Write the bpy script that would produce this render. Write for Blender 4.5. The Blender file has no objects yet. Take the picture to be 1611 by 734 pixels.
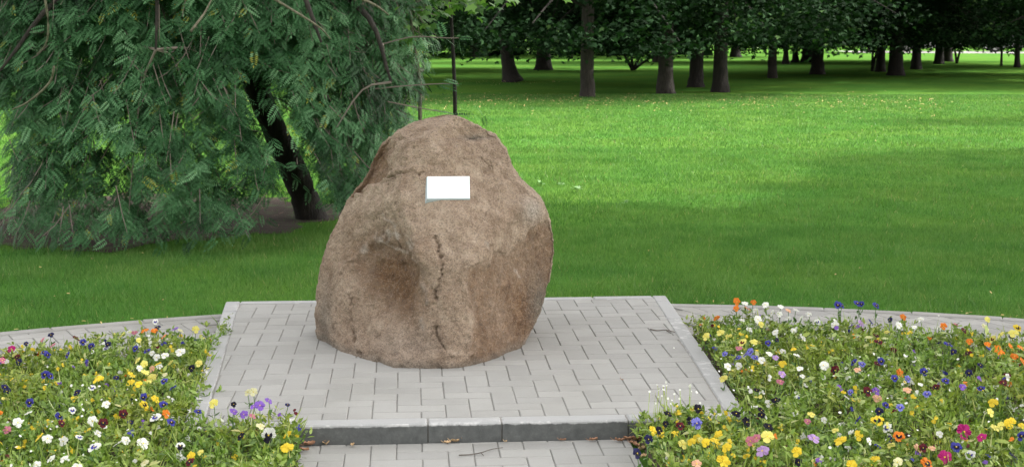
import bpy, math, random
import numpy as np
from mathutils import Vector, Matrix
rnd = random.Random(7)
RG = np.random.default_rng(11)
S = bpy.context.scene
C = S.collection
R = math.radians

# ------------------------------------------------------------------ camera
CAM_Z = 1.66; TH = 0.141; F = 2290.0; W0, H0 = 1611.0, 734.0
cam_d = bpy.data.cameras.new('camera'); cam = bpy.data.objects.new('camera', cam_d); C.objects.link(cam)
cam.location = (0, 0, CAM_Z); cam.rotation_euler = (math.pi/2 - TH, 0, 0)
cam_d.sensor_width = 36; cam_d.lens = 36*F/W0
cam_d.clip_start = .1; cam_d.clip_end = 2000
cam_d.dof.use_dof = True; cam_d.dof.focus_distance = 6.9; cam_d.dof.aperture_fstop = 9
S.camera = cam
# ------------------------------------------------------------------ world, sun, exposure
SUN = Vector((0.80, 0.16, 0.72)).normalized()
SUN_EL = math.asin(SUN.z); SUN_AZ = math.atan2(SUN.x, SUN.y)
w = bpy.data.worlds.new('World'); S.world = w; w.use_nodes = True
nt = w.node_tree; bg = nt.nodes['Background']
sky = nt.nodes.new('ShaderNodeTexSky'); sky.sky_type = 'NISHITA'; sky.sun_disc = False
sky.sun_elevation = SUN_EL; sky.sun_rotation = SUN_AZ; sky.dust_density = 4; sky.air_density = 1.0
hs = nt.nodes.new('ShaderNodeHueSaturation'); hs.inputs['Saturation'].default_value = .10
nt.links.new(sky.outputs[0], hs.inputs['Color']); wm = nt.nodes.new('ShaderNodeMix'); wm.data_type = 'RGBA'; wm.blend_type = 'MULTIPLY'; wm.inputs[0].default_value = 1; wm.inputs[7].default_value = (1.03, 1.0, .96, 1)
nt.links.new(hs.outputs[0], wm.inputs[6]); nt.links.new(wm.outputs[2], bg.inputs['Color'])
bg.inputs['Strength'].default_value = 0.15
sd = bpy.data.lights.new('sun', 'SUN'); sun = bpy.data.objects.new('sun', sd); C.objects.link(sun)
sd.energy = 1.5; sd.angle = R(1.2); sd.color = (1, .955, .88)
sun.rotation_euler = SUN.to_track_quat('Z', 'Y').to_euler(); sun.location = (20, -10, 30)
S.view_settings.view_transform = 'Standard'; S.view_settings.look = 'None'
S.view_settings.exposure = 2.0; S.view_settings.gamma = 1
S.render.engine = 'CYCLES'
S.cycles.max_bounces = 6; S.cycles.transparent_max_bounces = 4

# ------------------------------------------------------------------ helpers
def inv(px, py, z=0.0):
    "ground position (X, Y) of a spot of the photograph on the level z"
    u = (px-W0/2)/F; v = (py-H0/2)/F
    dy = math.cos(TH)-v*math.sin(TH); dz = -math.sin(TH)-v*math.cos(TH)
    t = (CAM_Z-z)/-dz
    return u*t, dy*t
def invY(px, py, Y):
    u = (px-W0/2)/F; v = (py-H0/2)/F
    dy = math.cos(TH)-v*math.sin(TH); dz = -math.sin(TH)-v*math.cos(TH)
    t = Y/dy
    return u*t, CAM_Z+dz*t
def proj(P):
    X, Y, Z = P[..., 0], P[..., 1], P[..., 2]-CAM_Z
    zc = Y*math.cos(TH)-Z*math.sin(TH); yc = -(Y*math.sin(TH)+Z*math.cos(TH))
    return W0/2+F*X/zc, H0/2+F*yc/zc
def tag(o, label=None, cat=None, group=None, kind=None):
    if label: o['label'] = label
    if cat: o['category'] = cat
    if group: o['group'] = group
    if kind: o['kind'] = kind
    return o
def link(name, me, parent=None, loc=None):
    o = bpy.data.objects.new(name, me); C.objects.link(o)
    if parent: o.parent = parent
    if loc is not None: o.location = loc
    return o
def mesh(name, V, Fc, mats, attr=None, smooth=False, mi=None, extra=None):
    me = bpy.data.meshes.new(name)
    V = np.asarray(V, dtype=np.float32)
    if isinstance(Fc, np.ndarray):
        n, k = Fc.shape
        me.vertices.add(len(V)); me.vertices.foreach_set('co', V.ravel())
        me.loops.add(n*k); me.loops.foreach_set('vertex_index', Fc.astype(np.int32).ravel())
        me.polygons.add(n); me.polygons.foreach_set('loop_start', np.arange(n, dtype=np.int32)*k)
        me.update(calc_edges=True)
    else:
        me.from_pydata([tuple(map(float, v)) for v in V], [], Fc)
    if attr is not None:
        a = me.attributes.new('v', 'FLOAT', 'POINT'); a.data.foreach_set('value', np.asarray(attr, dtype=np.float32))
    for kx, ax in (extra or {}).items():
        a = me.attributes.new(kx, 'FLOAT', 'POINT'); a.data.foreach_set('value', np.asarray(ax, dtype=np.float32))
    for m in (mats if isinstance(mats, (list, tuple)) else [mats]): me.materials.append(m)
    if smooth: me.polygons.foreach_set('use_smooth', [True]*len(me.polygons))
    if mi is not None: me.polygons.foreach_set('material_index', mi)
    return me
# numpy gradient noise
_perm = np.random.default_rng(3).permutation(256); _perm = np.concatenate([_perm, _perm, _perm])
_g = np.random.default_rng(4).normal(size=(256, 3)); _g /= np.linalg.norm(_g, axis=1)[:, None]
def noise3(P):
    P = np.asarray(P, dtype=float); i = np.floor(P).astype(int); f = P-i; i &= 255
    u = f*f*f*(f*(f*6-15)+10); out = 0
    for dx in (0, 1):
        for dy in (0, 1):
            for dz in (0, 1):
                h = _perm[_perm[_perm[i[..., 0]+dx]+i[..., 1]+dy]+i[..., 2]+dz] & 255
                d = (_g[h]*(f-np.array([dx, dy, dz]))).sum(-1)
                wx = u[..., 0] if dx else 1-u[..., 0]; wy = u[..., 1] if dy else 1-u[..., 1]; wz = u[..., 2] if dz else 1-u[..., 2]
                out = out+d*wx*wy*wz
    return out
def fbm(P, oct=4, gain=.5):
    a = 1; s = 0; P = np.asarray(P, dtype=float)
    for k in range(oct): s = s+a*noise3(P*2**k+17.3*k); a *= gain
    return s

# ------------------------------------------------------------------ materials
def newmat(name):
    m = bpy.data.materials.new(name); m.use_nodes = True
    return m, m.node_tree, m.node_tree.nodes['Principled BSDF']
def N(nt, t, **kw):
    n = nt.nodes.new('ShaderNode'+t)
    for k, v in kw.items():
        if k in n.inputs: n.inputs[k].default_value = v
        else: setattr(n, k, v)
    return n
def ramp(nt, fac, stops, interp='LINEAR'):
    r = nt.nodes.new('ShaderNodeValToRGB'); r.color_ramp.interpolation = interp
    e = r.color_ramp.elements
    while len(e) < len(stops): e.new(.5)
    for el, (p, c) in zip(e, stops): el.position = p; el.color = (*c, 1)
    nt.links.new(fac, r.inputs[0]); return r.outputs[0]
def mixc(nt, fac, a, b, mode='MIX'):
    m = nt.nodes.new('ShaderNodeMix'); m.data_type = 'RGBA'; m.blend_type = mode
    for s, v in ((m.inputs[0], fac), (m.inputs[6], a), (m.inputs[7], b)):
        if hasattr(v, 'node'): nt.links.new(v, s)
        elif isinstance(v, (int, float)): s.default_value = v
        else: s.default_value = (*v, 1)
    return m.outputs[2]
def noise_node(nt, scale, detail=4, vec=None, rough=.5):
    n = N(nt, 'TexNoise', Scale=scale, Detail=detail, Roughness=rough)
    if vec is not None: nt.links.new(vec, n.inputs['Vector'])
    return n.outputs[0]
def pos(nt): return nt.nodes.new('ShaderNodeNewGeometry').outputs['Position']
def objc(nt): return nt.nodes.new('ShaderNodeTexCoord').outputs['Object']
def bump(nt, bs, h, strength, dist):
    b = N(nt, 'Bump', Strength=strength, Distance=dist); nt.links.new(h, b.inputs['Height']); nt.links.new(b.outputs[0], bs.inputs['Normal'])
def leaf_mat(name, stops, rough=.5, trans=.3, patch=None, spec=.4):
    m, nt, bs = newmat(name)
    a = N(nt, 'Attribute'); a.attribute_name = 'v'
    col = ramp(nt, a.outputs['Fac'], stops)
    if patch:
        p = pos(nt)
        f = ramp(nt, noise_node(nt, patch[0], 3, p), [(.35, (0, 0, 0)), (.65, (1, 1, 1))])
        col = mixc(nt, f, col, mixc(nt, 1.0, col, patch[1], 'MULTIPLY'))
    nt.links.new(col, bs.inputs['Base Color']); bs.inputs['Roughness'].default_value = rough
    bs.inputs['Specular IOR Level'].default_value = spec
    if trans:
        t = nt.nodes.new('ShaderNodeBsdfTranslucent'); mx = nt.nodes.new('ShaderNodeMixShader'); mx.inputs[0].default_value = trans
        c2 = mixc(nt, 1.0, col, (1.15, 1.2, .75), 'MULTIPLY'); nt.links.new(c2, t.inputs[0])
        nt.links.new(bs.outputs[0], mx.inputs[1]); nt.links.new(t.outputs[0], mx.inputs[2])
        nt.links.new(mx.outputs[0], nt.nodes['Material Output'].inputs[0])
    return m
def plain(name, col, rough=.6, metal=0, noise=None):
    m, nt, bs = newmat(name); bs.inputs['Roughness'].default_value = rough; bs.inputs['Metallic'].default_value = metal
    if noise:
        c = mixc(nt, noise_node(nt, noise[0], 4, objc(nt)), tuple(x*(1-noise[1]) for x in col), tuple(min(1, x*(1+noise[1])) for x in col))
        nt.links.new(c, bs.inputs['Base Color'])
    else: bs.inputs['Base Color'].default_value = (*col, 1)
    return m
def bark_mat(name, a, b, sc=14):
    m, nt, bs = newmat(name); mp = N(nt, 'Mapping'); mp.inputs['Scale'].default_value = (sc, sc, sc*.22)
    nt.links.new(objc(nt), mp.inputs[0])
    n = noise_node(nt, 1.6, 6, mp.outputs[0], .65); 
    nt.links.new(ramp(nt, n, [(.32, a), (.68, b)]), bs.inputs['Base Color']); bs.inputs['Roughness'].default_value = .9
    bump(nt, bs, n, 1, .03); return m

G = {}
# lawn earth + grass base
def ground_mat():
    m, nt, bs = newmat('lawn_turf'); p = pos(nt)
    n1 = noise_node(nt, 900, 3, p, .7); n2 = noise_node(nt, .55, 4, p); n3 = noise_node(nt, 7, 5, p, .7)
    c = ramp(nt, n1, [(.3, (.042, .115, .020)), (.55, (.074, .188, .034)), (.75, (.110, .238, .052))])
    c = mixc(nt, ramp(nt, n2, [(.4, (0, 0, 0)), (.62, (1, 1, 1))]), c, mixc(nt, 1.0, c, (1.35, 1.08, 1.0), 'MULTIPLY'))
    c = mixc(nt, ramp(nt, n3, [(.45, (0, 0, 0)), (.75, (1, 1, 1))]), c, mixc(nt, 1.0, c, (.72, .8, .8), 'MULTIPLY'))
    nt.links.new(c, bs.inputs['Base Color']); bs.inputs['Roughness'].default_value = .85
    bs.inputs['Specular IOR Level'].default_value = 0
    bump(nt, bs, n3, .6, .03)
    return m
G['turf'] = ground_mat()
G['blade'] = leaf_mat('grass_blade', [(0, (.038, .125, .020)), (.5, (.076, .200, .040)), (.86, (.124, .262, .068)), (.97, (.19, .30, .10)), (1, (.25, .28, .13))], .5, .35, (.9, (1.38, 1.08, 1.15)), .3)
def paving_mat(name, c0, c1, dirt_shade=.5):
    m, nt, bs = newmat(name); p = pos(nt)
    oi = nt.nodes.new('ShaderNodeObjectInfo')
    base = mixc(nt, oi.outputs['Random'], c0, c1)
    fine = noise_node(nt, 420, 3, p, .7); big = noise_node(nt, 2.2, 5, p, .6)
    c = mixc(nt, ramp(nt, fine, [(.3, (0, 0, 0)), (.7, (1, 1, 1))]), mixc(nt, 1.0, base, (.84, .84, .83), 'MULTIPLY'), mixc(nt, 1.0, base, (1.1, 1.1, 1.09), 'MULTIPLY'))
    c = mixc(nt, ramp(nt, big, [(.42, (0, 0, 0)), (.72, (dirt_shade, dirt_shade, dirt_shade))]), c, mixc(nt, 1.0, c, (.76, .75, .71), 'MULTIPLY'))
    sp = N(nt, 'TexVoronoi', Scale=46.0); nt.links.new(p, sp.inputs['Vector'])
    c = mixc(nt, ramp(nt, sp.outputs['Distance'], [(.03, (.45, .45, .45)), (.07, (0, 0, 0))]), c, (.62, .62, .60))
    nt.links.new(c, bs.inputs['Base Color']); bs.inputs['Roughness'].default_value = .85
    bs.inputs['Specular IOR Level'].default_value = .3
    bump(nt, bs, fine, .35, .002); return m
G['paver'] = paving_mat('concrete_paver', (.318, .318, .312), (.365, .364, .356))
G['paver_path'] = paving_mat('path_paver', (.30, .30, .295), (.37, .365, .355), .8)
def kerb_mat():
    m, nt, bs = newmat('kerb_concrete'); p = pos(nt); g = nt.nodes.new('ShaderNodeNewGeometry')
    fine = noise_node(nt, 300, 4, p, .75); mid = noise_node(nt, 28, 5, p, .7)
    c = ramp(nt, fine, [(.3, (.30, .305, .31)), (.7, (.40, .405, .405))])
    # weathered dark face with the side's shade painted in, chipped pale along the arris
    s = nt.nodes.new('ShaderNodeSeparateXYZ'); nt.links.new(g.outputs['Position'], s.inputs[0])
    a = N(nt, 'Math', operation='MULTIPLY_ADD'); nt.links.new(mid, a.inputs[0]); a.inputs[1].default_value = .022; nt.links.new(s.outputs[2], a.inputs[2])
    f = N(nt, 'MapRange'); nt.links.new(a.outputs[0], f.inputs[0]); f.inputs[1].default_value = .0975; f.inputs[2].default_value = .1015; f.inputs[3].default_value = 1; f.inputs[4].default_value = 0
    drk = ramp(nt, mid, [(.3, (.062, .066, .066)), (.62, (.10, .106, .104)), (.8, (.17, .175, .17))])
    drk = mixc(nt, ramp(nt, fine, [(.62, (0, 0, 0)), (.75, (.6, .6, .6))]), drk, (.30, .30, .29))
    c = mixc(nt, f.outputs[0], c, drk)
    e = ramp(nt, noise_node(nt, 16, 5, p, .7), [(.50, (0, 0, 0)), (.58, (1, 1, 1))])
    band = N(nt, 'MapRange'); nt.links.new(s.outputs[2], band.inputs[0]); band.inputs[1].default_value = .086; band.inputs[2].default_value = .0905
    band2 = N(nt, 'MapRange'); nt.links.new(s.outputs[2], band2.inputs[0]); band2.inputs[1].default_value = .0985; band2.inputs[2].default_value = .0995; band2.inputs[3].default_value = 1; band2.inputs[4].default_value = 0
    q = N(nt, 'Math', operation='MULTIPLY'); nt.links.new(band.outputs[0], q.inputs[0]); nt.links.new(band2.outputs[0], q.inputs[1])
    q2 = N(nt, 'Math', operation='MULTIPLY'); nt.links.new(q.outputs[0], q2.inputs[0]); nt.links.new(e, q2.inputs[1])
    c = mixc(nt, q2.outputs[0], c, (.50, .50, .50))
    nt.links.new(c, bs.inputs['Base Color']); bs.inputs['Roughness'].default_value = .85
    bump(nt, bs, mid, .4, .006); return m
G['kerb'] = kerb_mat()
G['mortar'] = plain('joint_sand', (.27, .262, .245), .95, noise=(60, .35))
G['chamfer'] = plain('darker_chamfer', (.30, .298, .285), .95, noise=(25, .2))  # bevel faces slightly darker than the paver tops, so joints show
G['soil'] = plain('dark_soil', (.055, .04, .026), .95, noise=(30, .5))
def soil2():
    m, nt, bs = newmat('bare_earth'); p = pos(nt)
    n = noise_node(nt, 60, 6, p, .75); n2 = noise_node(nt, 5, 4, p)
    c = ramp(nt, n, [(.3, (.014, .007, .004)), (.55, (.038, .019, .011)), (.75, (.085, .046, .028))])
    c = mixc(nt, ramp(nt, n2, [(.52, (0, 0, 0)), (.66, (.75, .75, .75))]), c, (.045, .09, .018))
    nt.links.new(c, bs.inputs['Base Color']); bs.inputs['Roughness'].default_value = .95; bump(nt, bs, n, .8, .02); return m
G['earth'] = soil2()
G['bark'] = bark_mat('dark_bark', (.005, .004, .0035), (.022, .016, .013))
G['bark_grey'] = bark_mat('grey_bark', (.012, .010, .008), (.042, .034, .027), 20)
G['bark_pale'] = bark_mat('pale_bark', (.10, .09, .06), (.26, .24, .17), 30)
G['twigbark'] = plain('twig_bark', (.17, .14, .12), .8, noise=(20, .3))

# ------------------------------------------------------------------ shapes
def offset_poly(P, d):
    n = len(P); out = []
    for i in range(n):
        a, b, c = np.array(P[i-1]), np.array(P[i]), np.array(P[(i+1) % n])
        e1 = (b-a)/np.linalg.norm(b-a); e2 = (c-b)/np.linalg.norm(c-b)
        n1 = np.array([-e1[1], e1[0]]); n2 = np.array([-e2[1], e2[0]])
        k = 1+float(n1@n2); out.append(b+(n1+n2)*d/max(k, .35))
    return out
def prism(P, z0, z1, b):
    "closed-top block over a counter-clockwise polygon with a bevelled upper edge"
    n = len(P); Q = offset_poly(P, b)
    V = [(x, y, z0) for x, y in P]+[(x, y, z1-b) for x, y in P]+[(x, y, z1) for x, y in Q]
    Fc = []
    for r in (0, 1):
        for i in range(n):
            j = (i+1) % n; Fc.append((r*n+i, r*n+j, (r+1)*n+j, (r+1)*n+i))
    Fc.append(tuple(range(2*n, 3*n))); return V, Fc
def clip(P, Q):
    "convex clip of P by the counter-clockwise polygon Q"
    for i in range(len(Q)):
        a, b = Q[i], Q[(i+1) % len(Q)]; out = []
        f = lambda p: (b[0]-a[0])*(p[1]-a[1])-(b[1]-a[1])*(p[0]-a[0])
        for k in range(len(P)):
            p, q = P[k], P[(k+1) % len(P)]; fp, fq = f(p), f(q)
            if fp >= 0: out.append(p)
            if fp*fq < 0:
                t = fp/(fp-fq); out.append((p[0]+t*(q[0]-p[0]), p[1]+t*(q[1]-p[1])))
        P = out
        if len(P) < 3: return []
    R_ = []
    for p in P:
        if not R_ or math.dist(p, R_[-1]) > 1e-4: R_.append(p)
    if len(R_) > 2 and math.dist(R_[0], R_[-1]) < 1e-4: R_.pop()
    return R_
def area(P): return .5*sum(P[i-1][0]*P[i][1]-P[i][0]*P[i-1][1] for i in range(len(P)))
def tube(pts, rad, seg=8, jit=0, rng=RG):
    pts = [np.array(p, float) for p in pts]; n = len(pts); V = []; Fc = []
    for i, p in enumerate(pts):
        d = pts[min(i+1, n-1)]-pts[max(i-1, 0)]; d /= np.linalg.norm(d)+1e-9
        a = np.cross(d, (0, 0, 1) if abs(d[2]) < .9 else (1, 0, 0)); a /= np.linalg.norm(a); b = np.cross(d, a)
        for k in range(seg):
            t = 2*math.pi*k/seg; r = rad[i]*(1+(rng.uniform(-jit, jit) if jit else 0))
            V.append(p+r*(math.cos(t)*a+math.sin(t)*b))
    for i in range(n-1):
        for k in range(seg):
            Fc.append((i*seg+k, i*seg+(k+1) % seg, (i+1)*seg+(k+1) % seg, (i+1)*seg+k))
    Fc.append(tuple(range(seg-1, -1, -1))); Fc.append(tuple((n-1)*seg+k for k in range(seg)))
    return V, Fc
def join(parts):
    V = []; Fc = []
    for v, f in parts:
        o = len(V); V += [tuple(x) for x in v]; Fc += [tuple(i+o for i in q) for q in f]
    return V, Fc
def curve(ctrl, n):
    "Catmull-Rom through the points"
    P = [np.array(p, float) for p in ctrl]; P = [2*P[0]-P[1]]+P+[2*P[-1]-P[-2]]; out = []
    m = len(P)-3
    for i in range(n):
        t = i/(n-1)*m; k = min(int(t), m-1); t -= k; a, b, c, d = P[k:k+4]
        out.append(.5*((2*b)+(-a+c)*t+(2*a-5*b+4*c-d)*t*t+(-a+3*b-3*c+d)*t**3))
    return out
def leaves(cen, axis, nrm, size, shape, v=None):
    "one mesh of flat leaves: shape = list of (along, across, lift); cen/axis/nrm arrays"
    axis = axis/np.linalg.norm(axis, axis=1)[:, None]
    sd_ = np.cross(nrm, axis); sd_ /= np.linalg.norm(sd_, axis=1)[:, None]+1e-9
    up = np.cross(axis, sd_); sh = np.array(shape); k = len(sh)
    V = cen[:, None]+size[:, None, None]*(sh[None, :, 0, None]*axis[:, None]+sh[None, :, 1, None]*sd_[:, None]+sh[None, :, 2, None]*up[:, None])
    n = len(cen); Fc = np.arange(n*k).reshape(n, k)
    if v is None: v = RG.random(n)
    return V.reshape(-1, 3), Fc, np.repeat(v, k)
def unit(n, rng=RG):
    d = rng.normal(size=(n, 3)); return d/np.linalg.norm(d, axis=1)[:, None]
OVAL = [(0, 0, 0), (.45, .26, .07), (1, 0, -.05), (.45, -.26, .07)]
OVALX = [(0, 0, 0), (.3, .2, .05), (.7, .17, .03), (1, 0, -.06), (.7, -.17, .03), (.3, -.2, .05)]
MAPLE = [(0, 0, 0), (-.08, .28, .02), (.18, .30, 0), (.38, .52, -.05), (.48, .22, .03), (1, 0, -.1), (.48, -.22, .03), (.38, -.52, -.05), (.18, -.30, 0), (-.08, -.28, .02)]
CLUMP = [(0, 0, 0), (.12, .4, .05), (.45, .28, 0), (.62, .5, -.05), (1, .12, 0), (.8, -.15, .05), (.9, -.5, 0), (.4, -.3, .03), (.1, -.45, 0)]

# ------------------------------------------------------------------ SETTING: lawn, earth, path, platform
V, Fc = [], []
me = mesh('lawn', [(-400, -60, 0), (400, -60, 0), (400, 900, 0), (-400, 900, 0)], [(0, 1, 2, 3)], G['turf'])
tag(link('lawn', me), kind='structure')
CC = (.45, 1.95); R_OUT = 6.62; R_IN = 5.7
# bare earth under the tree
sc_ = (-3.15, 12.7)
def soil_r(a): return 1+.10*math.sin(3*a+1)+.06*math.sin(7*a)+.05*math.sin(13*a+2)+.03*math.sin(29*a)
def in_soil(x, y, g=1.0):
    dx, dy = (x-sc_[0])/1.55, (y-sc_[1])/1.78
    a = np.arctan2(dy, dx); r = np.hypot(dx, dy)
    return r < g*(1+.10*np.sin(3*a+1)+.06*np.sin(7*a)+.05*np.sin(13*a+2)+.03*np.sin(29*a))
ring = [(sc_[0]+1.55*soil_r(a)*math.cos(a), sc_[1]+1.78*soil_r(a)*math.sin(a), .005) for a in [i*2*math.pi/160 for i in range(160)]]
me = mesh('bare_earth', ring+[(sc_[0], sc_[1], .03)], [(i, (i+1) % 160, 160) for i in range(160)], G['earth'], smooth=True)
tag(link('bare_earth', me), kind='structure')

PO = (-.863, 5.670); PY = .0711; U = .1
def loc2w(u, d):
    c, s = math.cos(PY), math.sin(PY); return PO[0]+U*(u*c-d*s), PO[1]+U*(u*s+d*c)
def herring(i0, i1, j0, j1):
    for i in range(i0, i1):
        for j in range(j0, j1):
            k = (i-j) % 4
            if k == 3: yield i, j, 2, 1
            elif k == 2: yield i, j, 1, 2
_pm = {}
def lay(parent, region, rng_, top, mat, w2, gap=.011, skip=None, zb=.03, scale=U):
    "pavers of a herringbone clipped by the region (both in units of one paver width)"
    cnt = 0
    for i, j, a, b in herring(*rng_):
        P = [(i+gap, j+gap), (i+a-gap, j+gap), (i+a-gap, j+b-gap), (i+gap, j+b-gap)]
        Q = clip(P, region)
        if len(Q) < 3 or area(Q) < .12: continue
        cx, cy = i+a/2, j+b/2
        wx, wy = w2(cx, cy)
        if skip and skip(wx, wy): continue
        full = abs(area(Q)-area(P)) < 1e-3
        key = (a, b, mat.name)
        if full and key in _pm: me = _pm[key]
        else:
            L = [((x-cx)*scale, (y-cy)*scale) for x, y in Q]
            v, f = prism(L, -zb, 0, .0034); me = mesh('paver', v, f, mat, mi=[1 if len(L) <= q < 2*len(L) else 0 for q in range(2*len(L)+1)])
            if full: _pm[key] = me
        me.materials.append(G['chamfer']) if len(me.materials) < 2 else None
        o = link('paver', me, parent, (wx, wy, top+rnd.uniform(-.0012, .0012)))
        q0 = w2(cx+1, cy); o.rotation_euler = (rnd.uniform(-.006, .006), rnd.uniform(-.006, .006), math.atan2(q0[1]-wy, q0[0]-wx)+rnd.uniform(-.004, .004))
        cnt += 1
    return cnt
TOP = .10; LOW = .02
oL0, oL1, oR0, oR1 = (-4.42, -.8), (-5.97, 26.0), (18.22, -.8), (19.55, 26.0)
def lerp(a, b, t): return (a[0]+(b[0]-a[0])*t, a[1]+(b[1]-a[1])*t)
slab = [loc2w(*p) for p in (oL0, oR0, oR1, oL1)]
v, f = prism(offset_poly(slab, .012), 0, TOP-.006, .004)
plat = tag(link('stone_platform', mesh('stone_platform', v, f, G['mortar'])), kind='structure')
# rock footprint used to leave out what it hides
RCX, RCY = -.43, 7.28
def under_rock(x, y): return ((x-RCX)/.44)**2+((y-RCY-.02)/.5)**2 < 1
fieldpoly = [(-4.42+.85, .02), (18.22-.85, .02), (19.55-.83, 25.15), (-5.97+.83, 25.15)]
npv = lay(plat, fieldpoly, (-7, 21, -1, 27), TOP, G['paver'], loc2w, skip=under_rock)
def kerb_run(a, b, width, joints, parent, top, z0, mat, name='kerb_stone', gap=.004):
    "blocks along the world line a->b, width to the left of the line"
    a = np.array(a); b = np.array(b); L = np.linalg.norm(b-a); e = (b-a)/L; nn = np.array([-e[1], e[0]])
    for s0, s1 in zip(joints[:-1], joints[1:]):
        s0_, s1_ = s0+gap/2, s1-gap/2; mid = a+e*(s0+s1)/2+nn*width/2
        hl = (s1_-s0_)/2; n = 8; P = []
        v, f = prism([(-hl, -width/2), (hl, -width/2), (hl, width/2), (-hl, width/2)], z0-top, 0, .006)
        o = link(name, mesh(name, v, f, mat), parent, (mid[0], mid[1], top+rnd.uniform(-.0015, .0015)))
        o.rotation_euler = (0, 0, math.atan2(e[1], e[0])+rnd.uniform(-.002, .002))
def jts(L, off, step=.5):
    out = [0]; x = off
    while x < L-.06:
        if x > .06: out.append(x)
        x += step
    return out+[L]
A = loc2w(*oL0); B = loc2w(*oR0); Cc = loc2w(*oR1); D = loc2w(*oL1)
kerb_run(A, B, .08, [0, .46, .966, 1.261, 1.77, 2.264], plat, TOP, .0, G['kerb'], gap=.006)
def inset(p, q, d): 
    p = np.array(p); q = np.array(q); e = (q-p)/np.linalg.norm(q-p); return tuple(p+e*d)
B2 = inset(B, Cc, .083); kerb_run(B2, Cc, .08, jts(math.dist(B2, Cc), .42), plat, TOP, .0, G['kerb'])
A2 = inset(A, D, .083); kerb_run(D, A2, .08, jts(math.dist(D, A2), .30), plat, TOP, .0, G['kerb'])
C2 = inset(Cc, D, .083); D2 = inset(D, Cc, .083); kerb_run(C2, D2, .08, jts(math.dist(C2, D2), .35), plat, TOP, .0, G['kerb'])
# lower walk in front of the step
walk_poly = [loc2w(.2, -.82), loc2w(.2, -14), loc2w(13.3, -14), loc2w(13.3, -.82)]
v, f = prism(walk_poly, -.02, LOW-.008, .002)
walk = tag(link('front_walk', mesh('front_walk', v, f, G['mortar'])), kind='structure')
lay(walk, [(.2, -14), (13.3, -14), (13.3, -.86), (.2, -.86)], (-1, 15, -16, 1), LOW, G['paver'], loc2w)
# curved path behind the beds
def arc(r, a0, a1, n): return [(CC[0]+r*math.sin(a0+(a1-a0)*i/(n-1)), CC[1]+r*math.cos(a0+(a1-a0)*i/(n-1))) for i in range(n)]
n = 60; o1 = arc(R_OUT, -.85, .75, n); i1 = arc(R_IN, -.85, .75, n)
me = mesh('ring_path', [(x, y, LOW-.008) for x, y in o1+i1], [(i, n+i, n+i+1, i+1) for i in range(n-1)], G['mortar'])
ringp = tag(link('ring_path', me), kind='structure')
RA = R(28)
def ring2w(u, d):
    c, s = math.cos(RA), math.sin(RA); return CC[0]+U*(u*c-d*s), CC[1]+U*(u*s+d*c)
def ringskip(x, y):
    r = math.hypot(x-CC[0], y-CC[1]); a = math.atan2(x-CC[0], y-CC[1])
    lx = (x-PO[0])*math.cos(PY)+(y-PO[1])*math.sin(PY); ly = -(x-PO[0])*math.sin(PY)+(y-PO[1])*math.cos(PY)
    onplat = -.62 < lx < 1.98 and ly < 2.66
    vis = abs(x) < .36*y+.15
    return r < R_IN+.25 or a < -.8 or a > .72 or onplat or not vis
cp = [(math.cos(t)*(R_OUT-.085)/U, math.sin(t)*(R_OUT-.085)/U) for t in [k*2*math.pi/90 for k in range(90)]]
nrp = lay(ringp, cp, (-66, 66, -66, 66), LOW, G['paver_path'], ring2w, skip=ringskip, gap=.02)
ta = -.62
while ta < .56:
    t2 = ta+.5/R_OUT; p = (CC[0]+R_OUT*math.sin(t2), CC[1]+R_OUT*math.cos(t2)); q = (CC[0]+R_OUT*math.sin(ta), CC[1]+R_OUT*math.cos(ta))
    m_ = ((p[0]+q[0])/2, (p[1]+q[1])/2)
    lx = (m_[0]-PO[0])*math.cos(PY)+(m_[1]-PO[1])*math.sin(PY)
    if not -.75 < lx < 2.05: kerb_run(p, q, .08, [0, math.dist(p, q)], ringp, LOW+.006, -.03, G['paver_path'], 'edging_stone')
    elif not (-.6 < lx < 1.95):
        kerb_run(p, q, .08, [0, math.dist(p, q)], ringp, LOW+.004, -.03, G['paver_path'], 'edging_stone')
    ta = t2
# flower bed soil
def soil_sheet(name, P, z=.03):
    me = mesh(name, [(x, y, z) for x, y in P], [tuple(range(len(P)))], G['soil']); return tag(link(name, me), kind='structure')
def bound_left(y): # x of the right limit of the left bed
    if y < 5.60: return -.83-(y-5.6)*.07
    t = (y-5.60)/2.6; return -1.27-.36*t
def bound_right(y):
    if y < 5.74: return .50-(y-5.7)*.07
    t = (y-5.74)/2.6; return .975-.02*t
LB = [(-3.6, 4.3)]+[(bound_left(y), y) for y in (4.3, 5.0, 5.59, 5.601, 6.2, 7.0, 7.55)]+[(-1.45, 7.33), (-2.0, 7.07), (-2.6, 6.72), (-3.6, 5.95)]
RB = [(bound_right(y), y) for y in (7.64, 7.0, 6.3, 5.741, 5.739, 5.0, 4.3)]+[(3.8, 4.3), (3.8, 6.6), (3.2, 6.95), (2.4, 7.3), (1.6, 7.53)]
soil_sheet('bed_soil', LB); soil_sheet('bed_soil', RB[::-1][::-1])

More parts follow.
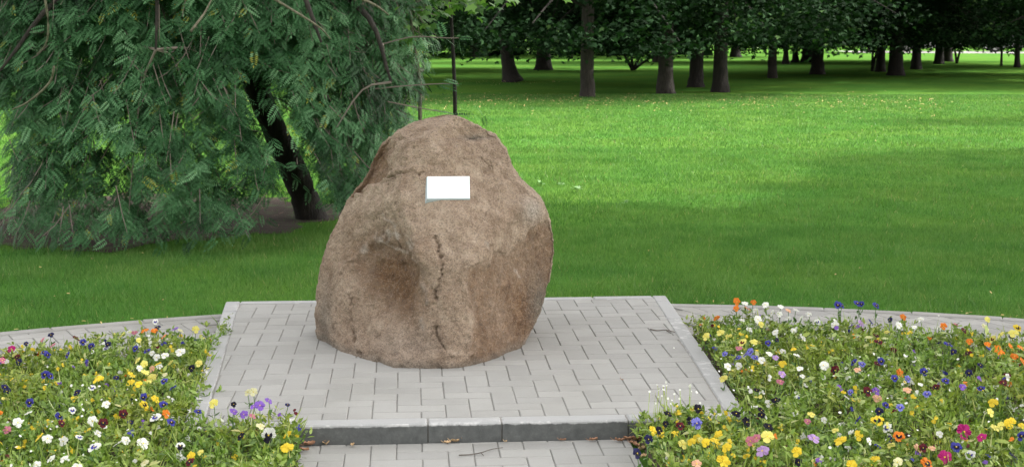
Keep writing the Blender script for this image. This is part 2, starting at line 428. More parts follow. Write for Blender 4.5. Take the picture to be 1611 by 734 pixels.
# ------------------------------------------------------------------ BOULDER
OUTL = [(535, 503), (515, 500), (500, 500), (470, 501), (430, 505), (400, 511), (370, 521), (340, 535), (315, 547), (300, 558), (285, 570), (270, 579), (250, 587), (230, 600), (215, 616), (205, 630), (195, 650), (187, 671), (182, 690), (180, 703)]
OUTR = [(535, 824), (520, 833), (500, 843), (480, 852), (450, 861), (420, 868), (400, 871), (380, 871), (350, 866), (330, 859), (310, 850), (295, 833), (280, 817), (265, 807), (250, 801), (235, 796), (215, 780), (205, 765), (195, 745), (187, 730), (182, 716), (180, 703)]
RY = 7.30
def prof(O):
    P = [invY(x, y, RY) for y, x in O]; return np.array([p[1] for p in P]), np.array([p[0] for p in P])
zl, xl = prof(OUTL); zr, xr = prof(OUTR)
ZT = max(zl[-1], zr[-1])
zl[0] = zr[0] = TOP-.03
NR, NC = 380, 800
t = np.linspace(0, 1, NR); Z = (TOP-.03)+(ZT-TOP+.03)*np.sin(math.pi/2*t**.92)
def sm(zz, xx): return np.interp(Z, zz, xx)
XL, XR = sm(zl, xl), sm(zr, xr)
hgt = (Z-TOP)/(ZT-TOP)
AF = np.interp(hgt, [-.1, 0, .15, .35, .5, .65, .8, .9, .96, 1], [.71, .73, .735, .72, .69, .64, .56, .43, .28, 0])
AB = np.interp(hgt, [-.1, 0, .3, .6, .8, .9, .96, 1], [.50, .52, .56, .48, .36, .26, .17, 0])
ph = np.linspace(0, 2*math.pi, NC, endpoint=False)
cph, sph = np.cos(ph), np.sin(ph); ne = 2/2.55
cx_ = np.sign(cph)*np.abs(cph)**ne; sy_ = np.sign(sph)*np.abs(sph)**ne
XM = (XL+XR)/2; XH = (XR-XL)/2
# the deepest point of the front is right of the middle low down
xs = XM[:, None]+XH[:, None]*cx_[None]
ys = np.where(sy_[None] < 0, RY+AF[:, None]*sy_[None], RY+AB[:, None]*sy_[None])
zs_ = np.repeat(Z[:, None], NC, 1)
def pl3(*q):
    M_ = []; b_ = []
    for a, b, Y_ in q:
        x, z = invY(a, b, Y_); M_.append((x, z, 1)); b_.append(Y_)
    return np.linalg.solve(np.array(M_), np.array(b_))
PLN = [pl3((740, 425, 6.60), (735, 572, 6.55), (832, 543, 7.04)),        # lower right face
       pl3((740, 425, 6.58), (852, 345, 7.02), (790, 228, 7.27)),        # right shoulder
       pl3((740, 425, 6.59), (640, 400, 6.64), (700, 205, 7.10)),        # plaque face
       pl3((640, 272, 6.90), (577, 298, 7.16), (612, 222, 7.24)),        # upper left facet
       pl3((640, 300, 6.82), (540, 370, 7.14), (585, 450, 6.86)),        # left flank
       pl3((562, 450, 6.74), (505, 470, 7.14), (512, 545, 7.10)),        # left foot
       pl3((720, 188, 7.22), (640, 205, 7.20), (700, 215, 7.02)),        # crown of the stone
       pl3((735, 572, 6.55), (610, 575, 6.58), (650, 420, 6.62)), pl3((600, 574, 6.60), (548, 560, 6.73), (575, 440, 6.74))]
warp = fbm(np.stack([xs, zs_, 0*xs], -1)*4.5, 3)*.035
fy = ys.copy()
for c_ in PLN:
    yp_ = np.minimum(c_[0]*xs+c_[1]*zs_+c_[2]+warp, RY+.02); kk = .012
    h_ = np.clip(.5+.5*(yp_-fy)/kk, 0, 1); fy = fy*(1-h_)+yp_*h_+kk*h_*(1-h_)
ys = np.where(sy_[None] < 0, np.minimum(fy, np.maximum(ys, RY+.0)), ys)
P = np.stack([xs, ys, zs_], -1)
def normals(P):
    du = np.roll(P, -1, 1)-np.roll(P, 1, 1); dv = np.gradient(P, axis=0)
    n = np.cross(du, dv); return n/(np.linalg.norm(n, axis=-1, keepdims=True)+1e-9)
Nn = normals(P)
px, py = proj(P)
front = np.clip(-Nn[..., 1]*2.2+.15, 0, 1)
def seg_d(px, py, pts):
    "signed distance (px) to a polyline: +ve on its right-hand side going along, and abs distance"
    best = np.full(px.shape, 1e9); sg = np.zeros(px.shape)
    for (x0, y0), (x1, y1) in zip(pts[:-1], pts[1:]):
        dx, dy = x1-x0, y1-y0; L2 = dx*dx+dy*dy; tt = np.clip(((px-x0)*dx+(py-y0)*dy)/L2, 0, 1)
        d = np.hypot(px-x0-tt*dx, py-y0-tt*dy); s = np.sign(dx*(py-y0)-dy*(px-x0))
        m = d < best-1e-6; best = np.where(m, d, best); sg = np.where(m, s, sg)
    return best, sg
def sstep(a, b, x): q = np.clip((x-a)/(b-a), 0, 1); return q*q*(3-2*q)
wob = fbm(P*9, 3); pxw = px+wob*16; pyw = py+fbm(P*9+40, 3)*16
Dp = np.zeros(px.shape)
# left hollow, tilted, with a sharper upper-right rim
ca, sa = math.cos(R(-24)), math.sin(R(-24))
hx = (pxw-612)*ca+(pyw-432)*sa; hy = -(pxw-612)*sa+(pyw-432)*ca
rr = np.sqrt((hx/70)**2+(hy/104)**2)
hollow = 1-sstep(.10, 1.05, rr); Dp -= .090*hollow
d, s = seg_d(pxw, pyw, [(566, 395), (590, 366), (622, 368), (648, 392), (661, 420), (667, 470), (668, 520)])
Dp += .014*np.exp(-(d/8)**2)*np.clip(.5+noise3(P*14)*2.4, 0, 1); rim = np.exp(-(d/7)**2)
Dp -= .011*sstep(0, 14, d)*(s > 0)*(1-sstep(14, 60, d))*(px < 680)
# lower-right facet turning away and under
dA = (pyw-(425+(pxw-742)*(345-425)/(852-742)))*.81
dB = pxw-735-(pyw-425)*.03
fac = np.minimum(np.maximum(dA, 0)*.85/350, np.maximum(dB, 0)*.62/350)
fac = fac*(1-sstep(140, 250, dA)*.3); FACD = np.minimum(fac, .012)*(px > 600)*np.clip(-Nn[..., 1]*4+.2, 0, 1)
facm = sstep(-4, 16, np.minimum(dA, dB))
# right knob
Dp += .018*np.exp(-((px-836)/26)**2-((py-328)/20)**2)
# upper-left recessed facet over the ledge
d2, s2 = seg_d(pxw, pyw, [(560, 306), (600, 287), (634, 270), (660, 274)])
lx_ = 634+(pyw-272)*.12
ul = sstep(0, 9, -(pyw-(306-(pxw-560)*.5)))*sstep(0, 40, lx_-pxw)*(py < 310)
Dp -= .030*ul*(1-sstep(60, 120, 290-py)); Dp += .012*np.exp(-(d2/6)**2)*(px < 665)
# bulge of the centre column and left foot
Dp += .030*np.exp(-((px-700)/38)**2-((py-500)/85)**2)+.022*np.exp(-((px-555)/36)**2-((py-470)/60)**2)
Dp -= .018*np.exp(-((px-655)/16)**2-((py-520)/45)**2)
# top: shoulders and dents
Dp -= .016*np.exp(-((px-650)/26)**2-((py-212)/8)**2); Dp -= .014*np.exp(-((px-750)/34)**2-((py-212)/7)**2)
Dp += .012*np.exp(-((px-700)/60)**2-((py-240)/20)**2)
# flat place for the plaque
pl = np.exp(-(np.maximum(np.abs(px-705)-34, 0)/18)**2-(np.maximum(np.abs(py-296)-18, 0)/14)**2)
# cracks
crk = np.zeros(px.shape)
for pts, wd, dp in (([(684, 372), (693, 392), (696, 425), (689, 455), (694, 480), (688, 515), (697, 545), (708, 562)], 3.2, .020),
                    ([(553, 462), (555, 500), (560, 530), (568, 566)], 3.0, .020), ([(566, 303), (584, 296), (604, 285), (622, 277), (634, 270)], 2.8, .016), ([(608, 292), (625, 276), (640, 271), (652, 271), (660, 277), (668, 272)], 2.6, .014),
                    ([(628, 214), (645, 212), (656, 205)], 2.2, .005), ([(728, 209), (742, 214), (756, 214), (772, 219)], 2.6, .007),
                    ([(592, 352), (603, 380), (622, 385)], 2.6, .008), ([(750, 245), (768, 262), (770, 268)], 2, .007), ([(792, 300), (770, 332), (758, 345)], 2.2, .005)):
    d, s = seg_d(px+fbm(P*26, 3)*10, py+wob*7, pts); g = np.exp(-(d/(wd*.50))**2)*np.clip(noise3(P*18)*2.2+.62, .08, 1); Dp -= dp*g*.8; crk = np.maximum(crk, g)
Dp *= front; Dp -= FACD
n1 = fbm(P*3.2+5, 4); rid = 1-np.abs(fbm(P*7+9, 3))*2; n2 = fbm(P*22, 4, .6); n3 = fbm(P*75, 3, .6)
edge = sstep(1.0, .93, hgt)[:, None]
face = .22+.78*np.clip(np.abs(Nn[..., 1])*1.3, 0, 1)
Dp += (.020*n1*face+.010*(rid-.7)*face*(.4+front*.2)+.0080*n2*(1+.6*sstep(.55, .9, hgt)[:, None])+.0046*n3)*(.35+.65*edge)*(1-.8*pl*front)
# broken, chip-like terraces
ter = fbm(P*np.array([11, 11, 16])+3, 3); Dp += .005*np.floor(ter*4)/4*(1-pl*front)
P2 = P+Nn*Dp[..., None]
P2[..., 2] = np.where(Z[:, None] < TOP-.02, P[..., 2], P2[..., 2])
P2[-1] = P2[-1].mean(0)
brown = np.clip(.92*hollow+.72*facm*front+.85*ul+.25*np.exp(-((px-560)/30)**2-((py-350)/60)**2)+.55*n1-.05, 0, 1)  # brown stain; in the hollow the colour also stands in for shade
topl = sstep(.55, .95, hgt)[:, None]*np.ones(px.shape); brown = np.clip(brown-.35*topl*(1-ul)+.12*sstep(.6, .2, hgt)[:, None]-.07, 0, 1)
scar = np.zeros(px.shape)
for pts in ([(586, 378), (598, 368), (607, 361)], [(592, 378), (612, 384), (632, 388)], [(606, 334), (614, 345), (618, 356)], [(618, 352), (626, 372)], [(640, 372), (652, 384)], [(760, 380), (772, 392)], [(820, 420), (828, 436)]):
    d, s = seg_d(pxw, pyw, pts); scar = np.maximum(scar, np.exp(-(d/1.9)**2))
pale = np.clip(.8*scar*front+np.exp(-((px-834)/14)**2-((py-330)/18)**2)+.75*np.exp(-(seg_d(pxw, pyw, [(566, 395), (590, 366), (622, 368), (648, 392), (661, 420), (667, 470), (668, 520)])[0]/3.2)**2)*np.clip(noise3(P*16)*3+.4, 0, 1)*front+.35*np.exp(-((px-640)/50)**2-((py-545)/30)**2), 0, 1)
dirt_shade = sstep(.05, .0, zs_-TOP-.02*fbm(P*9+70, 3))*.75  # contact shade and grime painted in a ragged band along the foot
dark_mask = np.clip(dirt_shade+np.exp(-((px-566)/90)**2)*0+(np.exp(-((px-850)/16)**2-((py-480)/50)**2)+.8*np.exp(-((px-512)/14)**2-((py-500)/50)**2)+np.exp(-((px-750)/22)**2-((py-214)/5)**2)), 0, 1)  # mask of the painted foot shade plus separate dark grey patches
ii = np.arange(NR-1)[:, None]*NC; jj = np.arange(NC)[None]; jn = (jj+1) % NC
Fc = np.stack([ii+jj, ii+jn, ii+NC+jn, ii+NC+jj], -1).reshape(-1, 4)
def rock_mat():
    m, nt, bs = newmat('granite'); p = objc(nt)
    def at(n): a = N(nt, 'Attribute'); a.attribute_name = n; return a.outputs['Fac']
    base = ramp(nt, noise_node(nt, 14, 6, p, .65), [(.30, (.230, .162, .114)), (.5, (.372, .282, .210)), (.70, (.50, .40, .31))])
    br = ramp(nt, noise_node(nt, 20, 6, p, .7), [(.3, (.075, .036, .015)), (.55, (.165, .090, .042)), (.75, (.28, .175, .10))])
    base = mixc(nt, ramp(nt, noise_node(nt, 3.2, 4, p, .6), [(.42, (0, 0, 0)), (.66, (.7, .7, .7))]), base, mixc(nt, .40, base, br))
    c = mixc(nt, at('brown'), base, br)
    c = mixc(nt, at('pale'), c, (.43, .37, .32))
    li = N(nt, 'Math', operation='MULTIPLY'); nt.links.new(at('dark_patch'), li.inputs[0]); li.inputs[1].default_value = .65
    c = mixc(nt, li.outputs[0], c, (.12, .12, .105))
    # crystals: dark mica, pale feldspar
    vo = N(nt, 'TexVoronoi', Scale=230.0); nt.links.new(p, vo.inputs['Vector']); sr = nt.nodes.new('ShaderNodeSeparateColor'); nt.links.new(vo.outputs['Color'], sr.inputs[0])
    c = mixc(nt, ramp(nt, sr.outputs[0], [(.82, (0, 0, 0)), (.90, (.22, .22, .22))]), c, (.60, .50, .43))
    c = mixc(nt, ramp(nt, sr.outputs[1], [(.76, (0, 0, 0)), (.84, (.42, .42, .42))]), c, (.065, .055, .045))
    fn = noise_node(nt, 120, 5, p, .75)
    c = mixc(nt, 1.0, c, ramp(nt, fn, [(.3, (.70, .69, .68)), (.7, (1.2, 1.2, 1.2))]), 'MULTIPLY')
    c = mixc(nt, at('crack'), c, mixc(nt, 1.0, c, (.42, .38, .34), 'MULTIPLY'))
    nt.links.new(c, bs.inputs['Base Color']); bs.inputs['Roughness'].default_value = .78; bs.inputs['Specular IOR Level'].default_value = .35
    mid = noise_node(nt, 45, 6, p, .7)
    ad = N(nt, 'Math', operation='MULTIPLY_ADD'); nt.links.new(fn, ad.inputs[0]); ad.inputs[1].default_value = .4; nt.links.new(mid, ad.inputs[2])
    bump(nt, bs, ad.outputs[0], 1.0, .018); return m
G['rock'] = rock_mat()
me = mesh('boulder', P2.reshape(-1, 3), Fc, G['rock'], smooth=True, extra={'brown': brown.ravel(), 'pale': pale.ravel(), 'dark_patch': dark_mask.ravel(), 'crack': crk.ravel()})
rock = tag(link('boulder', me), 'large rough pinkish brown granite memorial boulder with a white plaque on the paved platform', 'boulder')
# plaque
m_ = (np.abs(px-705) < 30)&(np.abs(py-296) < 15)&(front > .3); pc = P2[m_]; ymin = pc[:, 1].min()
A_ = np.c_[pc[:, 0], pc[:, 2], np.ones(len(pc))]; co = np.linalg.lstsq(A_, pc[:, 1], rcond=None)[0]
def plq(xp, yp):
    x, z = invY(xp, yp, ymin+.02); y = co[0]*x+co[1]*z+co[2]
    x, z = invY(xp, yp, y); return np.array([x, co[0]*x+co[1]*z+co[2], z])
crn = [plq(671, 314.5), plq(739, 313.5), plq(738.5, 277.5), plq(671.5, 278.5)]
nrm = np.cross(crn[1]-crn[0], crn[3]-crn[0]); nrm /= np.linalg.norm(nrm)
off = max(0, float(np.quantile((pc-crn[0])@nrm, .45)))
crn = [c+nrm*(off-.004) for c in crn]
wide = (np.abs(px-705) < 42) & (np.abs(py-296) < 25) & (front > .3)   # the seat cut for the plaque
dd_ = np.where(wide, np.maximum(0, (P2-crn[0])@nrm-.001), 0); P2 = P2-nrm*dd_[..., None]
me.vertices.foreach_set('co', P2.reshape(-1, 3).astype(np.float32).ravel()); me.update()
cen = sum(crn)/4
def plate(cs, lo, hi, b=0):
    V = [c+nrm*lo for c in cs]+[c+nrm*(hi-b) for c in cs]+[cen+(c-cen)*(1-b*12)+nrm*hi for c in cs]
    F_ = [(i, (i+1) % 4, 4+(i+1) % 4, 4+i) for i in range(4)]+[(4+i, 4+(i+1) % 4, 8+(i+1) % 4, 8+i) for i in range(4)]+[(8, 9, 10, 11)]
    return V, F_
G['plate_edge'] = plain('plate_edge', (.55, .66, .74), .35, .3)
G['plate'] = plain('white_face', (.86, .90, .93), .3)  # even white across the whole face plate
v, f = plate(crn, -.05, .010, .0015); pk = link('plaque', mesh('plaque', v, f, G['plate_edge']), rock); pk['label'] = 'blank white rectangular plaque with thin bluish edge'
v, f = plate([cen+(c-cen)*np.array([.975, .975, .96]) for c in crn], .010, .0125, .0006); link('face_plate', mesh('face_plate', v, f, G['plate']), pk)

# ------------------------------------------------------------------ FLOWER BEDS
G['bedleaf'] = leaf_mat('pansy_leaf', [(0, (.07, .145, .022)), (.4, (.175, .30, .050)), (.8, (.31, .45, .12)), (1, (.48, .55, .28))], .42, .3, (3.5, (1.15, .9, .7)), .45)
def inpoly(x, y, Pg):
    r = np.zeros(x.shape, bool)
    for i in range(len(Pg)):
        (x0, y0), (x1, y1) = Pg[i-1], Pg[i]
        c_ = ((y0 > y) != (y1 > y))&(x < (x1-x0)*(y-y0)/((y1-y0) or 1e-9)+x0); r ^= c_
    return r
def bed_height(x, y):
    Pn = np.stack([x*3.4, y*3.4, 0*x], -1); q = np.stack([x*11, y*11, 0*x+3], -1)
    return .105+.075*noise3(Pn)*1.4+.035*noise3(q)*1.5
def foliage(name, Pg, label, seed):
    rg = np.random.default_rng(seed); xs_ = [p[0] for p in Pg]; ys_ = [p[1] for p in Pg]
    def pick(n, grow=.05):
        x = rg.uniform(min(xs_), max(xs_), n); y = rg.uniform(max(min(ys_), 4.85), max(ys_), n)
        k = inpoly(x, y, Pg)&(np.abs(x) < .365*y+.12); return x[k], y[k]
    parts = []
    # shoots: rosettes of leaves along small stems
    x, y = pick(7200); h = bed_height(x, y)*rg.uniform(.75, 1.2, len(x)); lean = rg.normal(size=(len(x), 2))*.035
    per = 12; n = len(x)
    tt = rg.random((n, per))**.7; cz = .03+tt*h[:, None]
    cx = x[:, None]+lean[:, :1]*tt+rg.normal(size=(n, per))*.008; cy = y[:, None]+lean[:, 1:]*tt+rg.normal(size=(n, per))*.008
    cen_ = np.stack([cx, cy, cz], -1).reshape(-1, 3); m = len(cen_)
    ax = unit(m, rg); ax[:, 2] = np.abs(ax[:, 2])*.9+.1; nr = unit(m, rg)*.75+np.array([0, 0, 1.])
    hue = np.repeat(np.clip(.38+noise3(np.stack([x*2.2, y*2.2, 0*x+9], -1))*.5, .1, .8), per)
    parts.append(leaves(cen_, ax, nr, rg.uniform(.014, .036, m), OVALX, np.clip(hue+rg.normal(size=m)*.2, 0, 1)))
    # long thin weeds and flower stalks
    x, y = pick(5200); m = len(x); h = bed_height(x, y)
    ax = unit(m, rg)*.55+np.array([0, 0, 1.]); cen_ = np.stack([x, y, .03+h*.45], -1)
    parts.append(leaves(cen_, ax, unit(m, rg), rg.uniform(.05, .125, m), [(0, .012, 0), (.5, .028, .03), (1, 0, -.06), (.5, -.022, .03)], np.clip(rg.normal(size=m)*.2+.6, 0, 1)))
    # bigger pale leaves here and there
    x, y = pick(1500); m = len(x); h = bed_height(x, y)
    cen_ = np.stack([x, y, h*rg.uniform(.7, 1.15, m)+.02], -1); ax = unit(m, rg); ax[:, 2] *= .3
    parts.append(leaves(cen_, ax, unit(m, rg)*.4+np.array([0, 0, 1.]), rg.uniform(.035, .065, m), OVALX, np.clip(rg.normal(size=m)*.12+.78, 0, 1)))
    ob = []
    root = None
    for k, (v_, f_, a_) in enumerate(parts):
        o = link(['leaf_mass', 'stalks', 'broad_leaves'][k] if root else name, mesh('bed_leaves', v_, f_, G['bedleaf'], a_), root)
        if root is None: root = o; tag(o, label, 'foliage', kind='stuff')
        else: o['kind'] = 'stuff'
    return root
foliage('pansy_foliage', LB, 'green tangle of pansy leaves and weeds filling the bed left of the platform', 1)
foliage('pansy_foliage', RB, 'green tangle of pansy leaves and weeds filling the bed right of the platform', 2)

def petal_mat(name, c, c2=None):
    m, nt, bs = newmat(name)
    col = mixc(nt, noise_node(nt, 90, 3, objc(nt)), tuple(x*.8 for x in c), tuple(min(.95, x*1.12) for x in (c2 or c)))
    oi = nt.nodes.new('ShaderNodeObjectInfo'); h = nt.nodes.new('ShaderNodeHueSaturation'); nt.links.new(col, h.inputs['Color'])
    mr = N(nt, 'MapRange'); nt.links.new(oi.outputs['Random'], mr.inputs[0]); mr.inputs[3].default_value = .75; mr.inputs[4].default_value = 1.12; nt.links.new(mr.outputs[0], h.inputs['Value'])
    nt.links.new(h.outputs[0], bs.inputs['Base Color']); bs.inputs['Roughness'].default_value = .6; bs.inputs['Specular IOR Level'].default_value = .2
    t = nt.nodes.new('ShaderNodeBsdfTranslucent'); nt.links.new(h.outputs[0], t.inputs[0]); mx = nt.nodes.new('ShaderNodeMixShader'); mx.inputs[0].default_value = .22
    nt.links.new(bs.outputs[0], mx.inputs[1]); nt.links.new(t.outputs[0], mx.inputs[2]); nt.links.new(mx.outputs[0], nt.nodes['Material Output'].inputs[0])
    return m
PM = {'white': (.80, .81, .76), 'cream': (.80, .78, .48), 'yellow': (.82, .62, .05), 'lemon': (.80, .74, .20), 'orange': (.80, .24, .03), 'pink': (.55, .20, .27), 'magenta': (.42, .02, .17), 'maroon': (.11, .012, .02), 'violet': (.26, .13, .55), 'lilac': (.50, .33, .62), 'blue': (.06, .06, .34), 'navy': (.022, .022, .10), 'black': (.010, .008, .022), 'periwinkle': (.22, .22, .62), 'peach': (.75, .45, .30)}
PM = {k: petal_mat('petal_'+k, v) for k, v in PM.items()}
G['stem'] = plain('green_stem', (.07, .15, .03), .6)
def blossom_mesh(kind, var):
    top, low, blotch = {'w': ('white', 'white', None), 'wf': ('white', 'white', 'blue'), 'wk': ('white', 'black', 'black'), 'c': ('cream', 'cream', None), 'y': ('yellow', 'yellow', None), 'yk': ('yellow', 'yellow', 'black'), 'l': ('lemon', 'lemon', None), 'lk': ('lemon', 'lemon', 'maroon'),
                        'o': ('orange', 'orange', None), 'ok': ('orange', 'orange', 'black'), 'p': ('pink', 'pink', None), 'g': ('magenta', 'magenta', None), 'm': ('maroon', 'maroon', 'black'), 'v': ('violet', 'violet', None), 'vw': ('white', 'violet', None), 'i': ('lilac', 'lilac', None), 'b': ('blue', 'blue', 'black'), 'n': ('navy', 'navy', 'black'), 'k': ('black', 'black', None), 'e': ('periwinkle', 'periwinkle', 'blue'), 'h': ('peach', 'peach', None)}[kind]
    rg = np.random.default_rng(var*77+5); V = []; Fc = []; mi = []
    specs = [(55, .50, .62, 0, -.05), (125, .50, .62, 0, -.07), (-5, .46, .50, 0, .02), (185, .46, .50, 0, .03), (270, .50, .72, 1, .05)]
    for a, L, Wd, sl, lift in specs:
        a = R(a+rg.uniform(-9, 9)); ca, sa = math.cos(a), math.sin(a); o = len(V); K = 9
        V.append((0, 0, lift*.3))
        for k in range(K):
            q = -1+2*k/(K-1); s_ = math.sin((k+.5)/K*math.pi)
            rad = L*(.42+.58*math.sqrt(max(0, 1-q*q*.8))); an = q*Wd*1.15
            x = rad*math.cos(an); y = rad*math.sin(an); z = lift+rg.uniform(-.045, .045)-.10*rad*rad+(.05 if k % 2 else 0)
            V.append((ca*x-sa*y, sa*x+ca*y, z))
        for k in range(K-1): Fc.append((o, o+1+k, o+2+k)); mi.append(sl)
        if blotch and (sl or abs(lift) < .04):
            o2 = len(V); V.append((0, 0, lift*.3+.03))
            for k in range(5):
                q = -1+2*k/4; x = L*.52*math.cos(q*.55)*(1-.2*abs(q)); y = L*.52*math.sin(q*.75); V.append((ca*x-sa*y, sa*x+ca*y, lift*.7+.035))
            for k in range(4): Fc.append((o2, o2+1+k, o2+2+k)); mi.append(2)
    o = len(V)
    for k in range(6): V.append((.06*math.cos(k*math.pi/3), .06*math.sin(k*math.pi/3), .07))
    Fc.append(tuple(range(o, o+6))); mi.append(3)
    return mesh('blossom', V, Fc, [PM[top], PM[low], PM[blotch or low], PM['yellow']], mi=mi)
_bm = {}
def stem_mesh(var):
    rg = np.random.default_rng(var+900); pts = [(0, 0, -1), (rg.uniform(-.1, .1), rg.uniform(-.1, .1), -.5), (0, .02, -.08), (0, 0, 0)]
    pts = [(p[0]*.1, p[1]*.1, p[2]*.11) for p in pts]
    a = tube(curve(pts, 6), [.0016]*6, 5)
    v2, f2, _ = leaves(np.array([[0, 0, -.05], [0, 0, -.07], [0, 0, -.06]]), unit(3, rg)+np.array([0, 0, .5]), unit(3, rg)+np.array([0, 0, 1.]), np.array([.03, .035, .03]), OVALX)
    V_, F_ = join([a, (v2, [tuple(int(i) for i in q) for q in f2])])
    return mesh('pansy', V_, F_, G['stem'])
_sm = [stem_mesh(i) for i in range(4)]
CN = {'w': 'white', 'wf': 'white pansy with blue face', 'wk': 'white and black', 'c': 'cream', 'y': 'yellow', 'yk': 'yellow dark faced', 'l': 'pale yellow', 'lk': 'pale yellow dark faced', 'o': 'orange', 'ok': 'orange dark faced', 'p': 'pink', 'g': 'magenta', 'm': 'maroon', 'v': 'violet', 'vw': 'white and violet', 'i': 'lilac', 'b': 'blue', 'n': 'navy blue', 'k': 'nearly black', 'e': 'pale violet blue', 'h': 'peach'}
CN['wf'] = 'blue faced white'
FL = []   # px, py, colour, size factor
def addf(ox, oy, sc, s_):
    for it in s_.split():
        k, x, y, *z = it.split(','); FL.append((ox+float(x)/sc, oy+float(y)/sc, k, float(z[0]) if z else 1.0))
addf(0, 460, 2.679, 'g,48,237,1.1 p,10,285 w,28,290,.7 m,72,272 n,80,292 p,178,200 n,215,178 p,222,222 b,185,252 b,200,262 b,285,262 m,322,192,1.2 b,350,208 b,385,225 n,455,218 wf,447,235 l,515,178,1.1 p,567,168 o,610,160,1.1 o,650,160,1.1 o,690,185 v,738,152 c,762,160 l,825,155,1.2 wf,655,122 n,665,147 l,585,200,.8 b,570,235 b,620,245 w,660,272,1.1 w,695,265,1.1 w,760,250,1.4 l,580,285 l,608,300,1.1 y,665,300 w,672,312 l,718,295 h,640,322 w,588,318,.8 l,612,335,1.1 y,555,345 l,640,360,1.2 y,550,378,1.1 y,585,385 l,620,380,1.1 k,808,318,1.1 l,838,298 c,695,345,.8 b,692,372 b,728,400 y,410,368,1.2 y,425,358 wf,388,400 b,190,345,1.2 b,212,350 n,20,398 n,30,415 b,125,462 n,325,420 w,448,470 b,605,440 y,655,448,1.1 yk,608,472,1.1 b,690,472 m,520,510,1.1 wf,655,525,1.4 o,700,510 b,722,545 b,835,500 w,390,540,1.3 m,435,548,1.2 w,75,547,1.1 w,120,505,.9 y,165,608,1.3 w,200,615,1.2 w,268,625,1.2 wf,335,608 w,412,592 wf,398,650,1.4 w,495,635,1.1 w,530,622 w,603,635,1.4 wk,760,645,1.1 p,30,578 c,1045,420,1 c,1068,418,1 v,985,500,1 v,1028,512,1 v,1095,475,1.2 v,1132,455,1.1 v,1070,480 l,900,467,1.1 n,1212,472,.7 k,985,470,.7 c,1098,562,1.1 wk,1133,600,1.7 y,1210,652,1.6 k,1015,605,1 w,215,700,1.1 w,270,700 y,805,690 n,490,358,.8 m,800,712 c,610,718 l,845,672,.7 p,1065,520,.9 wf,305,495 w,640,255,.8 n,385,240 b,250,520 n,550,545,.8 m,260,550,.8 w,155,725 w,325,732 n,110,215,.7')
addf(980, 440, 2.497, 'o,447,85,1.2 w,480,92,1.2 o,513,88,1.1 o,445,112,1 w,560,98,1.1 w,620,105,1.1 o,368,150,1.1 w,520,120,1 o,490,112 w,530,155,1.2 l,543,175 w,497,195 w,598,205,1.1 l,383,207,1.2 l,327,222,1.2 l,415,222,1.1 l,516,243,1.1 lk,470,245,1.4 p,455,268 e,500,282,1.2 e,520,305,1.2 e,450,305,1.1 e,485,292,1.1 w,545,315,1 b,362,268,.9 e,400,290,.9 w,575,290,1.1 i,600,305 y,627,330,1.1 w,412,340 w,455,338 l,395,387,1.3 i,625,370 p,618,400 w,695,348 w,788,335,1.1 w,705,378,.7 w,680,118,1 w,730,135 w,710,230,.9 w,670,200 h,650,120 b,570,248,.9 w,628,282 w,683,295 k,525,432,.8 k,600,472,1.2 w,570,485,.9 k,543,512,1.1 k,545,530 k,445,525,1.2 k,508,525 k,485,557,1.2 k,572,575,1.3 k,178,525,1.1 k,295,505,1.2 m,225,573,1.1 e,290,562,1.2 k,265,552 k,168,565,.8 y,118,592,1.1 k,142,590 n,100,625 n,55,680,1.1 y,290,625,1.2 l,310,630,1.1 y,270,635,1.1 l,235,645,1.1 y,325,638 y,375,610,1.1 y,360,630,1 y,407,658,1 l,568,615,1.5 i,548,672,1.5 p,500,632 p,525,620 i,750,622,1.3 y,683,675,1.2 y,395,712,1.5 l,740,528 p,725,555,.9 w,790,550,.8 h,290,722 k,690,715,.9 w,380,528,.5 w,468,158,.9 w,585,130 w,650,150 w,700,150,.9 w,615,135 y,670,272,.9 n,605,235,.6')
addf(1280, 440, 2.4955, 'b,95,98,1.2 b,110,100 b,172,92,1.3 b,188,94 b,245,100,1.2 vw,85,178,1.3 w,85,162,.9 i,188,172,1.3 b,225,165 n,300,157,.8 o,352,146,1.2 w,335,178,1.2 w,395,185 w,420,155,1.1 o,510,182,1.1 w,490,186 p,555,178,.9 m,590,198 c,675,185,1.4 l,683,155,.9 l,785,210,1.5 yk,800,188,1.3 lk,703,232,1.2 l,735,215,1.2 m,245,218 m,255,243,1.3 l,285,205 m,315,275 b,528,252,1.3 n,548,282 m,605,288,1.2 o,612,242 o,683,252,1 o,735,288,1.3 o,720,270,1.1 o,775,262,1.2 o,788,300,1.2 o,820,318,1.1 o,812,265 w,45,337,1.3 m,85,355,1.4 b,158,322 e,190,330 m,250,328 b,265,318 h,172,353,1.1 o,340,366,1.2 b,433,360,1.2 b,318,385 e,370,388 b,518,395,1 h,368,432,1.1 v,245,437,1.1 m,212,437,1.2 h,250,465,1.2 e,445,447,1.1 m,480,422 b,283,490,.9 n,258,515 e,340,500 b,173,548,1.1 yk,250,552,1.6 wf,288,580,1.1 ok,335,613,1.4 y,105,630,1.6 y,177,610,1.1 l,305,648 w,218,632,.8 g,590,595,1.7 g,515,695,1.6 g,660,617,1.2 ok,445,720,1.3 wf,615,685,1.1 b,560,655,1.2 n,785,690,1.1 b,818,612,1.2 y,705,482,1.2 l,695,520 y,770,562,1.6 l,735,572 l,712,580 y,818,572 y,238,708,1.3 y,150,725,1.2 c,330,715 h,410,660 h,465,660,.9 m,430,658 m,760,375 m,745,405,1.1 v,585,420 n,655,335 n,610,365 b,657,425 w,495,605,.8 wf,15,165 w,420,410,.7 e,145,440,.8 w,130,460,.8 l,85,590,.8')
GRP = 'pansies in bloom in the two flower beds'
nf = 0; LBL = {}
